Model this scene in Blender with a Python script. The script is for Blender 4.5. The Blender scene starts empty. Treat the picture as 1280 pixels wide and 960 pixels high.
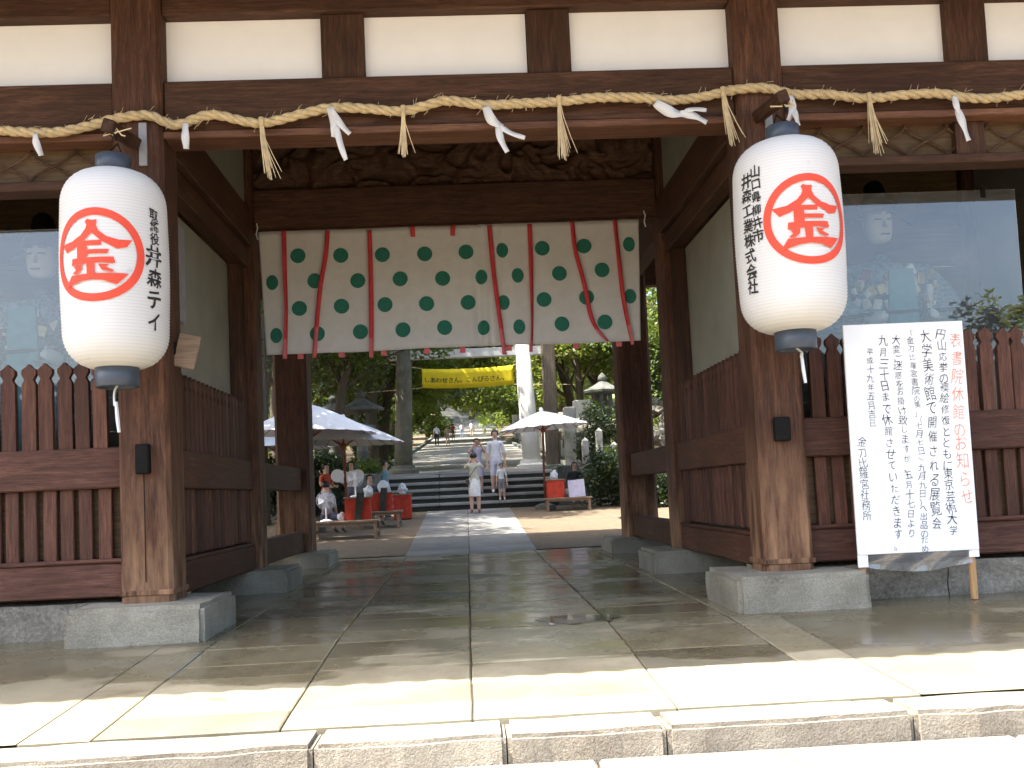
import bpy, bmesh, math, random
import numpy as np
from mathutils import Vector, Matrix, noise, Quaternion
random.seed(7)
PI = math.pi
SC = bpy.context.scene
COL = SC.collection

# ------------------------------------------------------------------ camera
cam_d = bpy.data.cameras.new('camera'); CAM = bpy.data.objects.new('camera', cam_d); COL.objects.link(CAM)
pitch, yaw, roll = 0.0629, 0.0441, -0.0455
fw = Vector((math.sin(yaw)*math.cos(pitch), math.cos(yaw)*math.cos(pitch), math.sin(pitch)))
rt0 = Vector((math.cos(yaw), -math.sin(yaw), 0)); up0 = rt0.cross(fw)
rt = math.cos(roll)*rt0 + math.sin(roll)*up0; up = -math.sin(roll)*rt0 + math.cos(roll)*up0
mw = Matrix((( rt.x, up.x, -fw.x, -0.021), (rt.y, up.y, -fw.y, -8.028), (rt.z, up.z, -fw.z, 0.696), (0,0,0,1)))
CAM.matrix_world = mw
cam_d.sensor_width = 36; cam_d.lens = 33.75
cam_d.shift_x = 0.0052; cam_d.shift_y = 0.0475
cam_d.clip_start = 0.1; cam_d.clip_end = 900
SC.camera = CAM

# ------------------------------------------------------------------ light
SUN_EL, SUN_AZ = math.radians(61), math.radians(-101)     # azimuth clockwise from +Y: from the left, a little to the front
sdir = Vector((math.sin(SUN_AZ)*math.cos(SUN_EL), math.cos(SUN_AZ)*math.cos(SUN_EL), math.sin(SUN_EL)))
W = bpy.data.worlds.new('World'); SC.world = W; W.use_nodes = True
wn = W.node_tree; bg = wn.nodes['Background']
sky = wn.nodes.new('ShaderNodeTexSky'); sky.sky_type = 'NISHITA'; sky.sun_disc = False
sky.sun_elevation = SUN_EL; sky.sun_rotation = SUN_AZ % (2*PI); sky.air_density = 1.0; sky.dust_density = 4.5; sky.ozone_density = 1.0
wn.links.new(sky.outputs[0], bg.inputs[0]); bg.inputs[1].default_value = 0.15
sl = bpy.data.lights.new('sun', 'SUN'); sl.energy = 4.4; sl.angle = math.radians(0.53); sl.color = (1.0, 0.965, 0.90)
so = bpy.data.objects.new('sun', sl); COL.objects.link(so); so.rotation_euler = (-sdir).to_track_quat('-Z', 'Y').to_euler()
so.location = (-10, -8, 25)
SC.view_settings.view_transform = 'Standard'; SC.view_settings.look = 'None'
SC.view_settings.exposure = 2.05; SC.view_settings.gamma = 1.0
SC.cycles.use_denoising = True; SC.cycles.use_adaptive_sampling = True; SC.cycles.adaptive_threshold = .02
SC.cycles.max_bounces = 7; SC.cycles.diffuse_bounces = 4; SC.cycles.glossy_bounces = 3; SC.cycles.transmission_bounces = 4; SC.cycles.transparent_max_bounces = 8

# ------------------------------------------------------------------ materials
def _n(nt, t, **kw):
    n = nt.nodes.new(t)
    for k, v in kw.items(): setattr(n, k, v)
    return n
def _ramp(nt, fac, stops):
    r = _n(nt, 'ShaderNodeValToRGB'); nt.links.new(fac, r.inputs[0]); e = r.color_ramp.elements
    while len(e) > len(stops): e.remove(e[-1])
    while len(e) < len(stops): e.new(0.5)
    for el, (p, c) in zip(e, stops): el.position = p; el.color = (c[0], c[1], c[2], 1) if not isinstance(c, (int, float)) else (c, c, c, 1)
    return r.outputs[0]
def _math(nt, op, a, b=None, clamp=False):
    m = _n(nt, 'ShaderNodeMath', operation=op); m.use_clamp = clamp
    for i, v in enumerate((a, b)):
        if v is None: continue
        if isinstance(v, (int, float)): m.inputs[i].default_value = v
        else: nt.links.new(v, m.inputs[i])
    return m.outputs[0]
def _mix(nt, fac, a, b, mode='MIX'):
    m = _n(nt, 'ShaderNodeMix', data_type='RGBA', blend_type=mode)
    for s, v in ((m.inputs[0], fac), (m.inputs[6], a), (m.inputs[7], b)):
        if isinstance(v, (int, float)): s.default_value = v
        elif isinstance(v, tuple): s.default_value = (v[0], v[1], v[2], 1)
        else: nt.links.new(v, s)
    return m.outputs[2]
def _noise(nt, vec, scale, detail=6, rough=.6, mapping=None, dist=0.0):
    if mapping:
        mp = _n(nt, 'ShaderNodeMapping'); mp.inputs['Scale'].default_value = mapping; nt.links.new(vec, mp.inputs[0]); vec = mp.outputs[0]
    t = _n(nt, 'ShaderNodeTexNoise'); t.inputs['Scale'].default_value = scale; t.inputs['Detail'].default_value = detail
    t.inputs['Roughness'].default_value = rough; t.inputs['Distortion'].default_value = dist; nt.links.new(vec, t.inputs['Vector']); return t.outputs[0]
def _base(name):
    m = bpy.data.materials.new(name); m.use_nodes = True; nt = m.node_tree
    return m, nt, nt.nodes['Principled BSDF']
def _pos(nt, rnd=True):
    g = _n(nt, 'ShaderNodeNewGeometry')
    if not rnd: return g.outputs['Position']
    oi = _n(nt, 'ShaderNodeObjectInfo'); s = _n(nt, 'ShaderNodeVectorMath', operation='SCALE'); s.inputs[0].default_value = (13.7, 7.1, 21.3)
    nt.links.new(oi.outputs['Random'], s.inputs['Scale'])
    a = _n(nt, 'ShaderNodeVectorMath', operation='ADD'); nt.links.new(g.outputs['Position'], a.inputs[0]); nt.links.new(s.outputs[0], a.inputs[1])
    return a.outputs[0]
def _bump(nt, p, h, strength, dist=.02):
    b = _n(nt, 'ShaderNodeBump'); b.inputs['Strength'].default_value = strength; b.inputs['Distance'].default_value = dist
    nt.links.new(h, b.inputs['Height']); nt.links.new(b.outputs[0], p.inputs['Normal'])
def _vary(nt, col, amt):
    oi = _n(nt, 'ShaderNodeObjectInfo'); h = _n(nt, 'ShaderNodeHueSaturation'); 
    mr = _n(nt, 'ShaderNodeMapRange'); mr.inputs[3].default_value = 1-amt; mr.inputs[4].default_value = 1+amt
    nt.links.new(oi.outputs['Random'], mr.inputs[0]); nt.links.new(mr.outputs[0], h.inputs['Value']); nt.links.new(col, h.inputs['Color'])
    return h.outputs[0]
def wood(name, dark, mid, light, axis, rough=.62, wear=None, bump=.35, vary=.18):
    m, nt, p = _base(name); pos = _pos(nt)
    s = {'x': (1.1, 16, 16), 'y': (16, 1.1, 16), 'z': (16, 16, 1.1)}[axis]
    g0 = _noise(nt, pos, 1.7, 7, .72, s, .8); g1 = _noise(nt, pos, 5.5, 5, .75, s, .3); big = _noise(nt, pos, 1.1, 3, .5)
    g = _math(nt, 'ADD', _math(nt, 'MULTIPLY', g0, .6), _math(nt, 'MULTIPLY', g1, .4))
    c = _ramp(nt, g, [(.36, dark), (.5, mid), (.63, light)])
    crack = _ramp(nt, g1, [(.30, .8), (.40, 0)]); c = _mix(nt, crack, c, tuple(v*.35 for v in dark))
    c = _mix(nt, _ramp(nt, big, [(.35, 0), (.7, .55)]), c, dark)
    if wear:      # pale abraded, weathered zone near the foot, ragged
        gp = _n(nt, 'ShaderNodeNewGeometry'); sp = _n(nt, 'ShaderNodeSeparateXYZ'); nt.links.new(gp.outputs['Position'], sp.inputs[0])
        n2 = _noise(nt, pos, 2.2, 5, .6, (5, 5, .8))
        mr = _n(nt, 'ShaderNodeMapRange'); mr.inputs[1].default_value = wear[0]; mr.inputs[2].default_value = wear[1]; mr.inputs[3].default_value = 1; mr.inputs[4].default_value = 0
        nt.links.new(sp.outputs[2], mr.inputs[0])
        k = _math(nt, 'MULTIPLY', mr.outputs[0], _ramp(nt, n2, [(.38, 0), (.66, 1)]), True)
        c = _mix(nt, k, c, wear[2])
    c = _vary(nt, c, vary); nt.links.new(c, p.inputs['Base Color'])
    p.inputs['Specular IOR Level'].default_value = .28; r = _ramp(nt, g, [(.3, rough), (.7, rough+.2)]); nt.links.new(r, p.inputs['Roughness']); _bump(nt, p, g, bump, .012)
    return m
def stone(name, dark, mid, light, scale=30, rough=.85, bump=.5, vary=.12, moss=None):
    m, nt, p = _base(name); pos = _pos(nt)
    f = _noise(nt, pos, scale*5, 3, .7); b = _noise(nt, pos, 2.3, 5, .6); md = _noise(nt, pos, scale*.5, 5, .65)
    c = _ramp(nt, f, [(.3, dark), (.5, mid), (.7, light)])
    c = _mix(nt, .5, c, _ramp(nt, b, [(.3, dark), (.7, light)]))
    if moss: c = _mix(nt, _ramp(nt, _noise(nt, pos, 1.6, 6, .7), [(.5, 0), (.68, .8)]), c, moss)
    c = _vary(nt, c, vary); nt.links.new(c, p.inputs['Base Color']); p.inputs['Roughness'].default_value = rough
    _bump(nt, p, _math(nt, 'ADD', f, _math(nt, 'MULTIPLY', md, 2.0)), bump, .012)
    return m
def plain(name, col, rough=.6, nscale=8, amt=.12, bump=.1, metal=0.0, spec=None, vary=0.0, trans=0.0):
    m, nt, p = _base(name); pos = _pos(nt)
    n = _noise(nt, pos, nscale, 5, .6)
    a = tuple(max(0, v*(1-amt)) for v in col); b = tuple(min(1, v*(1+amt)) for v in col)
    c = _ramp(nt, n, [(.3, a), (.7, b)])
    if vary: c = _vary(nt, c, vary)
    nt.links.new(c, p.inputs['Base Color']); p.inputs['Roughness'].default_value = rough; p.inputs['Metallic'].default_value = metal
    if spec is not None: p.inputs['Specular IOR Level'].default_value = spec
    if bump: _bump(nt, p, n, bump, .01)
    if trans:
        t = _n(nt, 'ShaderNodeBsdfTranslucent'); nt.links.new(c, t.inputs[0]); mx = _n(nt, 'ShaderNodeMixShader'); mx.inputs[0].default_value = trans
        nt.links.new(p.outputs[0], mx.inputs[1]); nt.links.new(t.outputs[0], mx.inputs[2]); nt.links.new(mx.outputs[0], nt.nodes['Material Output'].inputs[0])
    return m
def leafmat(name, stops, trans=.35):
    m, nt, p = _base(name); g = _n(nt, 'ShaderNodeNewGeometry')
    c = _ramp(nt, g.outputs['Random Per Island'], stops); nt.links.new(c, p.inputs['Base Color']); p.inputs['Roughness'].default_value = .45
    t = _n(nt, 'ShaderNodeBsdfTranslucent'); c2 = _mix(nt, .5, c, (.35, .42, .05)); nt.links.new(c2, t.inputs[0])
    mx = _n(nt, 'ShaderNodeMixShader'); mx.inputs[0].default_value = trans
    nt.links.new(p.outputs[0], mx.inputs[1]); nt.links.new(t.outputs[0], mx.inputs[2]); nt.links.new(mx.outputs[0], nt.nodes['Material Output'].inputs[0])
    return m
def paving(name, dark, mid, light, wet=True, vary=.2):
    m, nt, p = _base(name); pos = _pos(nt); raw = _pos(nt, False)
    f = _noise(nt, pos, 140, 3, .75); b = _noise(nt, pos, 2.0, 5, .65)
    c = _ramp(nt, f, [(.3, dark), (.5, mid), (.72, light)])
    c = _mix(nt, .55, c, _ramp(nt, b, [(.3, dark), (.68, light)])); c = _vary(nt, c, vary)
    stain = _ramp(nt, _noise(nt, raw, 1.3, 6, .7), [(.5, 0), (.75, .45)]); c = _mix(nt, stain, c, (.19, .15, .07))
    p.inputs['Roughness'].default_value = .8
    if wet:                                    # water thrown over the gate floor, drying in ragged patches
        sp = _n(nt, 'ShaderNodeSeparateXYZ'); nt.links.new(raw, sp.inputs[0])
        a = _n(nt, 'ShaderNodeMapRange', interpolation_type='SMOOTHSTEP'); nt.links.new(sp.outputs[1], a.inputs[0])
        a.inputs[1].default_value = -2.5; a.inputs[2].default_value = -1.3
        e = _n(nt, 'ShaderNodeMapRange', interpolation_type='SMOOTHSTEP'); nt.links.new(sp.outputs[1], e.inputs[0])
        e.inputs[1].default_value = 9.5; e.inputs[2].default_value = 6.5
        reg = _math(nt, 'MULTIPLY', a.outputs[0], e.outputs[0])
        n1 = _noise(nt, raw, 1.0, 5, .62, (.75, 1.5, 1)); 
        w = _math(nt, 'ADD', n1, _math(nt, 'MULTIPLY', _math(nt, 'SUBTRACT', reg, .62), .34))
        wet_ = _ramp(nt, w, [(.47, 0), (.53, 1)])
        c = _mix(nt, _math(nt, 'MULTIPLY', wet_, .64), c, _mix(nt, 1.0, c, (.47, .45, .38), 'MULTIPLY'))
        film = _ramp(nt, _math(nt, 'ADD', n1, _math(nt, 'MULTIPLY', _math(nt, 'SUBTRACT', reg, .62), .3)), [(.5, 0), (.62, 1)])
        r = _mix(nt, wet_, (.85,)*3, (.42,)*3); r = _mix(nt, film, r, (.17,)*3); nt.links.new(r, p.inputs['Roughness'])
        h = _mix(nt, film, f, (.5,)*3); _bump(nt, p, h, .3, .006)
    else: _bump(nt, p, f, .4, .006)
    nt.links.new(c, p.inputs['Base Color'])
    return m
def glassmat(name, refl=.02, tint=(.93, .97, .98), dust=.06, rough=.01):
    m, nt, p = _base(name); nt.nodes.remove(p)
    t = _n(nt, 'ShaderNodeBsdfTransparent'); t.inputs[0].default_value = (*tint, 1)
    g = _n(nt, 'ShaderNodeBsdfGlossy'); g.inputs['Roughness'].default_value = rough
    fr = _n(nt, 'ShaderNodeFresnel'); fr.inputs[0].default_value = 1.5
    k = _math(nt, 'ADD', _math(nt, 'MULTIPLY', fr.outputs[0], 1.5), refl, True)
    mx = _n(nt, 'ShaderNodeMixShader'); nt.links.new(k, mx.inputs[0]); nt.links.new(t.outputs[0], mx.inputs[1]); nt.links.new(g.outputs[0], mx.inputs[2])
    d = _n(nt, 'ShaderNodeBsdfDiffuse'); d.inputs[0].default_value = (.7, .72, .72, 1)
    mx2 = _n(nt, 'ShaderNodeMixShader'); nt.links.new(_ramp(nt, _noise(nt, _pos(nt), 3, 5, .6), [(.3, dust*.5), (.7, dust*1.5)]), mx2.inputs[0])
    nt.links.new(mx.outputs[0], mx2.inputs[1]); nt.links.new(d.outputs[0], mx2.inputs[2]); nt.links.new(mx2.outputs[0], nt.nodes['Material Output'].inputs[0])
    return m

D1, D2, D3 = (.027, .0112, .006), (.076, .035, .0185), (.142, .070, .039)
MT = {}
MT['post'] = wood('post_wood', D1, (.088, .038, .020), (.175, .082, .045), 'z', wear=(.02, 1.2, (.31, .175, .095)), bump=.6)
MT['wx'] = wood('timber_x', D1, D2, D3, 'x'); MT['wy'] = wood('timber_y', D1, D2, D3, 'y'); MT['wz'] = wood('timber_z', D1, D2, D3, 'z')
MT['lip'] = wood('lip_wood', (.07, .03, .018), (.15, .07, .04), (.24, .12, .07), 'x')  # paler than the beams: their lit lower edge is put into the colour
MT['fz'] = wood('picket_wood', (.045, .0185, .0115), (.107, .046, .029), (.185, .087, .057), 'z', vary=.30)
MT['fx'] = wood('rail_wood_x', (.045, .0185, .012), (.108, .047, .031), (.195, .094, .065), 'x', bump=.5)
MT['fy'] = wood('rail_wood_y', (.04, .0165, .009), (.09, .039, .021), (.155, .072, .042), 'y')
MT['pale_wood'] = wood('pale_wood', (.34, .19, .08), (.50, .29, .13), (.60, .38, .19), 'z')
MT['grey_wood'] = wood('bench_wood', (.16, .11, .075), (.27, .19, .13), (.38, .28, .2), 'x')
MT['bamboo'] = wood('rib_wood', (.12, .05, .03), (.22, .1, .05), (.3, .15, .08), 'z')
MT['redpole'] = wood('umbrella_pole_wood', (.12, .035, .02), (.2, .06, .035), (.27, .09, .05), 'z')
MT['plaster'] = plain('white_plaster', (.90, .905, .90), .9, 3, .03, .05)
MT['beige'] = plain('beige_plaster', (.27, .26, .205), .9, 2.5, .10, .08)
MT['carve'] = wood('carved_wood', (.035, .018, .010), (.10, .052, .028), (.19, .105, .06), 'x', bump=.2)
MT['dkboard'] = wood('niche_board', (.055, .034, .016), (.115, .074, .036), (.17, .11, .058), 'x')
MT['plinth'] = stone('plinth_stone', (.13, .115, .082), (.26, .24, .18), (.41, .385, .31), 14, .88, .9)
MT['basewall'] = stone('base_stone', (.07, .06, .042), (.19, .17, .13), (.36, .33, .27), 7, .9, 1.0)
MT['kerb'] = stone('kerb_stone', (.14, .112, .078), (.29, .25, .19), (.44, .40, .325), 18, .9, 1.0)
MT['slab'] = paving('paving_stone', (.155, .13, .078), (.265, .23, .147), (.38, .34, .235), vary=.36)
MT['concrete'] = paving('wet_concrete', (.16, .136, .082), (.232, .202, .13), (.30, .268, .185), vary=.05)
MT['drypath'] = paving('dry_path_stone', (.12, .118, .105), (.19, .187, .17), (.27, .265, .245), wet=False)
MT['earth'] = plain('packed_earth', (.15, .11, .066), .95, 6, .22, .4)
MT['sand'] = plain('joint_sand', (.075, .058, .032), .95, 20, .3, .3)
MT['gravel'] = stone('upper_path_gravel', (.16, .148, .12), (.24, .225, .19), (.32, .30, .26), 14, .95, .5)
MT['step'] = stone('step_stone', (.12, .12, .11), (.20, .20, .19), (.29, .29, .275), 20, .85, .6)
MT['tread'] = stone('tread_stone', (.17, .17, .158), (.26, .26, .245), (.36, .36, .34), 20, .8, .5)
MT['riser'] = stone('shaded_riser', (.010, .012, .008), (.022, .025, .017), (.045, .048, .036), 10, .9, .8)  # near-black: shade on the upright step faces painted into the stone
MT['shademoss'] = stone('shaded_mossy_pillar', (.07, .065, .045), (.14, .13, .09), (.22, .2, .15), 10, .9, .6, moss=(.06, .075, .025))  # left torii pillar: moss, and its shade put into the darker colour
MT['midstone'] = stone('weathered_granite', (.16, .155, .13), (.28, .27, .235), (.40, .39, .35), 12, .9, .5, moss=(.1, .11, .05))
MT['gstone'] = stone('mossy_stone', (.055, .06, .05), (.12, .125, .11), (.21, .21, .19), 12, .9, .8, moss=(.05, .07, .025))
MT['wstone'] = stone('pale_granite', (.5, .49, .44), (.62, .61, .56), (.72, .71, .67), 14, .85, .3)
MT['rock'] = stone('garden_rock', (.07, .062, .05), (.15, .135, .11), (.27, .245, .21), 5, .9, 1.0, moss=(.07, .08, .03), vary=.25)
MT['paper'] = plain('lantern_paper', (.86, .85, .82), .75, 2.2, .035, 0, trans=.22)
def hoop_paper():
    m = plain('lantern_paper', (.88, .87, .84), .75, 2.2, .03, 0, trans=.2); nt = m.node_tree; p = nt.nodes['Principled BSDF']
    src = p.inputs['Base Color'].links[0].from_socket; g = _n(nt, 'ShaderNodeNewGeometry'); sp = _n(nt, 'ShaderNodeSeparateXYZ'); nt.links.new(g.outputs['Position'], sp.inputs[0])
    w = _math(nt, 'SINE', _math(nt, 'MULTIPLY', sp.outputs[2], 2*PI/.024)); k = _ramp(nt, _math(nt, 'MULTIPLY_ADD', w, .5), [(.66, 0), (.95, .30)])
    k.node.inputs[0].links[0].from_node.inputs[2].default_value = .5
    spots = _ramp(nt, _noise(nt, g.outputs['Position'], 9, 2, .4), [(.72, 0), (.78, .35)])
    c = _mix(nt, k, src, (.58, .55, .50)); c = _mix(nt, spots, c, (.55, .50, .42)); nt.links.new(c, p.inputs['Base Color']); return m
MT['paper'] = hoop_paper()
MT['red'] = plain('emblem_red', (.80, .075, .035), .7, 4, .06, 0)
MT['ink'] = plain('black_ink', (.022, .02, .02), .7, 6, .1, 0)
MT['rink'] = plain('red_ink', (.85, .30, .17), .7, 6, .12, 0)
MT['cap'] = plain('lantern_cap', (.055, .07, .095), .38, 5, .15, .05)
MT['rope'] = plain('straw_rope', (.56, .43, .235), .85, 22, .25, .5)
MT['straw'] = plain('straw', (.66, .53, .32), .8, 14, .22, .2, vary=.1)
MT['shide'] = plain('white_paper', (.86, .86, .86), .8, 4, .03, .05, trans=.2)
MT['cloth'] = plain('curtain_cloth', (.70, .69, .655), .9, 9, .05, .12, trans=.12)
MT['crest'] = plain('crest_green', (.022, .17, .115), .85, 90, .35, 0)
MT['ribbon'] = plain('red_ribbon', (.58, .045, .05), .7, 8, .15, .05)
MT['ribbon2'] = plain('faded_ribbon', (.66, .14, .15), .7, 8, .12, .05)
MT['board'] = plain('notice_paper', (.88, .89, .90), .55, 3, .02, .02)
MT['metal'] = plain('dark_metal', (.008, .007, .006), .8, 8, .3, .2, spec=.2)
MT['grey'] = plain('grey_strap', (.28, .28, .29), .5, 8, .15, .05)
MT['glass'] = glassmat('showcase_glass'); MT['film'] = glassmat('plastic_film', .12, (.95, .96, .97), .10, .12)
MT['roof'] = plain('roof_tile', (.10, .10, .105), .6, 6, .15, .1)
MT['yellow'] = plain('banner_yellow', (.90, .76, .03), .8, 3, .06, .05, trans=.3)
MT['umb'] = plain('umbrella_paper', (.80, .82, .85), .8, 5, .05, .03, trans=.18)
MT['umb2'] = plain('grey_umbrella_paper', (.52, .54, .55), .8, 5, .08, .03, trans=.18)
MT['bark'] = wood('bark', (.045, .035, .025), (.10, .08, .055), (.17, .14, .10), 'z', rough=.85, bump=1.0)
MT['leafD'] = leafmat('leaf_dark', [(0, (.009, .024, .006)), (.5, (.018, .043, .010)), (1, (.036, .068, .014))], .25)
MT['leafM'] = leafmat('leaf_mid', [(0, (.035, .078, .012)), (.5, (.075, .13, .022)), (1, (.14, .18, .035))], .45)
MT['leafL'] = leafmat('leaf_light', [(0, (.08, .125, .022)), (.5, (.15, .19, .038)), (1, (.22, .24, .055))], .5)
MT['leafY'] = leafmat('leaf_yellow', [(0, (.16, .18, .06)), (.5, (.24, .25, .09)), (1, (.32, .30, .13))], .3)
MT['hedge'] = leafmat('hedge_leaf', [(0, (.007, .020, .008)), (.5, (.015, .037, .013)), (1, (.03, .056, .015))], .18)

# ------------------------------------------------------------------ helpers
class MB:
    def __init__(s): s.v = []; s.f = []
    def add(s, v, f):
        b = len(s.v); s.v += [tuple(x) for x in v]; s.f += [tuple(i+b for i in q) for q in f]; return s
    def box(s, x0, x1, y0, y1, z0, z1, c=0.0, M=None):
        if c <= 0:
            v = [(x, y, z) for z in (z0, z1) for x, y in ((x0, y0), (x1, y0), (x1, y1), (x0, y1))]
            f = [(3, 2, 1, 0), (4, 5, 6, 7), (0, 1, 5, 4), (1, 2, 6, 5), (2, 3, 7, 6), (3, 0, 4, 7)]
        else:
            bm = bmesh.new(); bmesh.ops.create_cube(bm, size=1)
            for w in bm.verts: w.co = Vector(((x0+x1)/2+w.co.x*(x1-x0), (y0+y1)/2+w.co.y*(y1-y0), (z0+z1)/2+w.co.z*(z1-z0)))
            bmesh.ops.bevel(bm, geom=bm.edges[:], offset=c, segments=1, affect='EDGES')
            bm.verts.index_update(); v = [w.co.copy() for w in bm.verts]; f = [tuple(w.index for w in q.verts) for q in bm.faces]; bm.free()
        if M is not None: v = [M @ Vector(w) for w in v]
        return s.add(v, f)
    def tube(s, pts, rad, n=8, cap=True):
        pts = [Vector(p) for p in pts]; rad = rad if isinstance(rad, (list, tuple)) else [rad]*len(pts)
        ring = []; prev = None
        for i, p in enumerate(pts):
            t = (pts[min(i+1, len(pts)-1)]-pts[max(i-1, 0)]).normalized()
            if prev is None: a = t.orthogonal().normalized()
            else: a = (prev-t*prev.dot(t)); a = a.normalized() if a.length > 1e-6 else t.orthogonal().normalized()
            prev = a; b = t.cross(a)
            ring.append([p+(a*math.cos(2*PI*k/n)+b*math.sin(2*PI*k/n))*rad[i] for k in range(n)])
        v = [q for r in ring for q in r]; f = []
        for i in range(len(pts)-1):
            for k in range(n): f.append((i*n+k, i*n+(k+1) % n, (i+1)*n+(k+1) % n, (i+1)*n+k))
        if cap: f.append(tuple(range(n-1, -1, -1))); f.append(tuple((len(pts)-1)*n+k for k in range(n)))
        return s.add(v, f)
    def lathe(s, prof, n=32, c=(0, 0, 0)):
        v = []; f = []
        for r, z in prof:
            for k in range(n): v.append((c[0]+r*math.cos(2*PI*k/n), c[1]+r*math.sin(2*PI*k/n), c[2]+z))
        for i in range(len(prof)-1):
            for k in range(n): f.append((i*n+k, i*n+(k+1) % n, (i+1)*n+(k+1) % n, (i+1)*n+k))
        f.append(tuple(range(n-1, -1, -1))); f.append(tuple((len(prof)-1)*n+k for k in range(n)))
        return s.add(v, f)
    def prism(s, poly, d0, d1, axis='y'):      # poly in the other two axes (x,z) / (x,y) / (y,z)
        n = len(poly)
        g = {'y': lambda a, b, d: (a, d, b), 'z': lambda a, b, d: (a, b, d), 'x': lambda a, b, d: (d, a, b)}[axis]
        v = [g(a, b, d0) for a, b in poly]+[g(a, b, d1) for a, b in poly]
        f = [tuple(range(n)), tuple(range(2*n-1, n-1, -1))]+[(i, i+n, (i+1) % n+n, (i+1) % n) for i in range(n)]
        return s.add(v, f)
    def sheet(s, P, nu, nv):                    # P(u,v) -> point
        v = [P(i/nu, j/nv) for j in range(nv+1) for i in range(nu+1)]
        f = [(j*(nu+1)+i, j*(nu+1)+i+1, (j+1)*(nu+1)+i+1, (j+1)*(nu+1)+i) for j in range(nv) for i in range(nu)]
        return s.add(v, f)
    def build(s, name, mat, parent=None, smooth=False, fix=True):
        me = bpy.data.meshes.new(name); me.from_pydata([tuple(x) for x in s.v], [], s.f); me.validate()
        if fix:
            bm = bmesh.new(); bm.from_mesh(me); bmesh.ops.recalc_face_normals(bm, faces=bm.faces[:]); bm.to_mesh(me); bm.free()
        if smooth: me.polygons.foreach_set('use_smooth', [True]*len(me.polygons))
        return link(name, me, mat, parent)
def link(name, me, mat, parent=None):
    if mat is not None and not me.materials: me.materials.append(MT[mat] if isinstance(mat, str) else mat)
    o = bpy.data.objects.new(name, me); COL.objects.link(o); o.parent = parent
    return o
def inst(name, src, parent, loc, rot=(0, 0, 0), scale=(1, 1, 1)):
    o = bpy.data.objects.new(name, src.data); COL.objects.link(o); o.parent = parent; o.location = loc; o.rotation_euler = rot; o.scale = scale
    return o
def tag(o, label, cat, group=None):
    o['label'] = label; o['category'] = cat
    if group: o['group'] = group
    return o
def thing(name, label, cat, loc=(0, 0, 0), rz=0, group=None):
    o = bpy.data.objects.new(name, None); COL.objects.link(o); o.location = loc; o.rotation_euler = (0, 0, rz); o.empty_display_size = .2
    return tag(o, label, cat, group)
def struct(o, kind='structure'): o['kind'] = kind; return o
def copy_tree(o, parent=None):
    c = o.copy(); COL.objects.link(c); c.parent = parent
    for ch in [x for x in COL.objects if x.parent == o]: copy_tree(ch, c)
    return c
def lerp(xs, ys, x):
    if x <= xs[0]: return ys[0]
    for i in range(len(xs)-1):
        if x <= xs[i+1]: return ys[i]+(ys[i+1]-ys[i])*(x-xs[i])/(xs[i+1]-xs[i])
    return ys[-1]
def gz(y): return lerp([-3.3, -.6, 7.5, 17], [-.475, -.33, -.25, .33], y)          # gate floor and forecourt level
def uz(y): return lerp([18.2, 22, 30, 45, 64, 86, 105, 128, 200], [1.28, 1.43, 1.8, 2.95, 4.43, 6.27, 8.2, 14.5, 30], y)   # avenue beyond the steps

# ---- lettering: outlines taken from the font's glyphs, laid on real surfaces
_fc = bpy.data.curves.new('glyph', 'FONT'); _fc.resolution_u = 2; _fo = bpy.data.objects.new('glyph', _fc); COL.objects.link(_fo)
_dg = bpy.context.evaluated_depsgraph_get(); _gc = {}
def glyph(ch, off=0.0):
    if (ch, off) not in _gc:
        _fc.body = ch; _fc.offset = off; _dg.update(); me = bpy.data.meshes.new_from_object(_fo.evaluated_get(_dg))
        _gc[(ch, off)] = ([(v.co.x-.5, v.co.y-.38) for v in me.vertices], [tuple(p.vertices) for p in me.polygons]); bpy.data.meshes.remove(me)
    return _gc[(ch, off)]
def write(mb, text, at, size, place, off=.012, jit=0.0, horiz=False, squash=1.0):
    u, v = at; step = size*1.02*(1 if horiz else squash)
    for ch in text:
        gv, gf = glyph(ch, off); a = random.uniform(-jit, jit); k = 1+random.uniform(-jit, jit); sh = random.uniform(-jit, jit)*.8
        dx, dy = random.uniform(-jit, jit)*size*.25, random.uniform(-jit, jit)*size*.2
        ca, sa = math.cos(a), math.sin(a); pts = []; sd_ = random.uniform(0, 50)
        for x, y in gv:
            y *= squash; x += sh*y
            if jit: w_ = noise.noise_vector(Vector((x*3.2, y*3.2, sd_))); x += w_.x*.05; y += w_.y*.05
            pts.append(place(u+dx+size*k*(x*ca-y*sa), v+dy+size*k*(x*sa+y*ca)))
        mb.add(pts, gf)
        if horiz: u += step
        else: v -= step*(.72 if ch in 'のをに、。（）「」ご' else 1)

# ================================================================== SETTING: ground, kerb, paving
def ground_sheet(name, x0, x1, ys, zf, mat, nx=24, dz=0.0):
    xs = [x0+(x1-x0)*i/nx for i in range(nx+1)]
    v = [(x, y, zf(y)+dz) for y in ys for x in xs]; n = nx+1
    f = [(j*n+i, j*n+i+1, (j+1)*n+i+1, (j+1)*n+i) for j in range(len(ys)-1) for i in range(nx)]
    me = bpy.data.meshes.new(name); me.from_pydata(v, [], f); return struct(link(name, me, mat))
ground_sheet('ground', -300, 300, [-300, -40, -12, -8, -5, -3.2, -2.8, -1, 2, 5, 8, 11, 14, 17.3, 18.05, 18.3, 24, 40, 64, 86, 105, 128, 400],
             lambda y: lerp([-300, -12, -3.4, -3.2, -2.8], [-6, -1.3, -.80, -.66, -.60], y) if y < -2.7 else (gz(y)-.12 if y < 18.1 else uz(y)-.12), 'earth')
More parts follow.
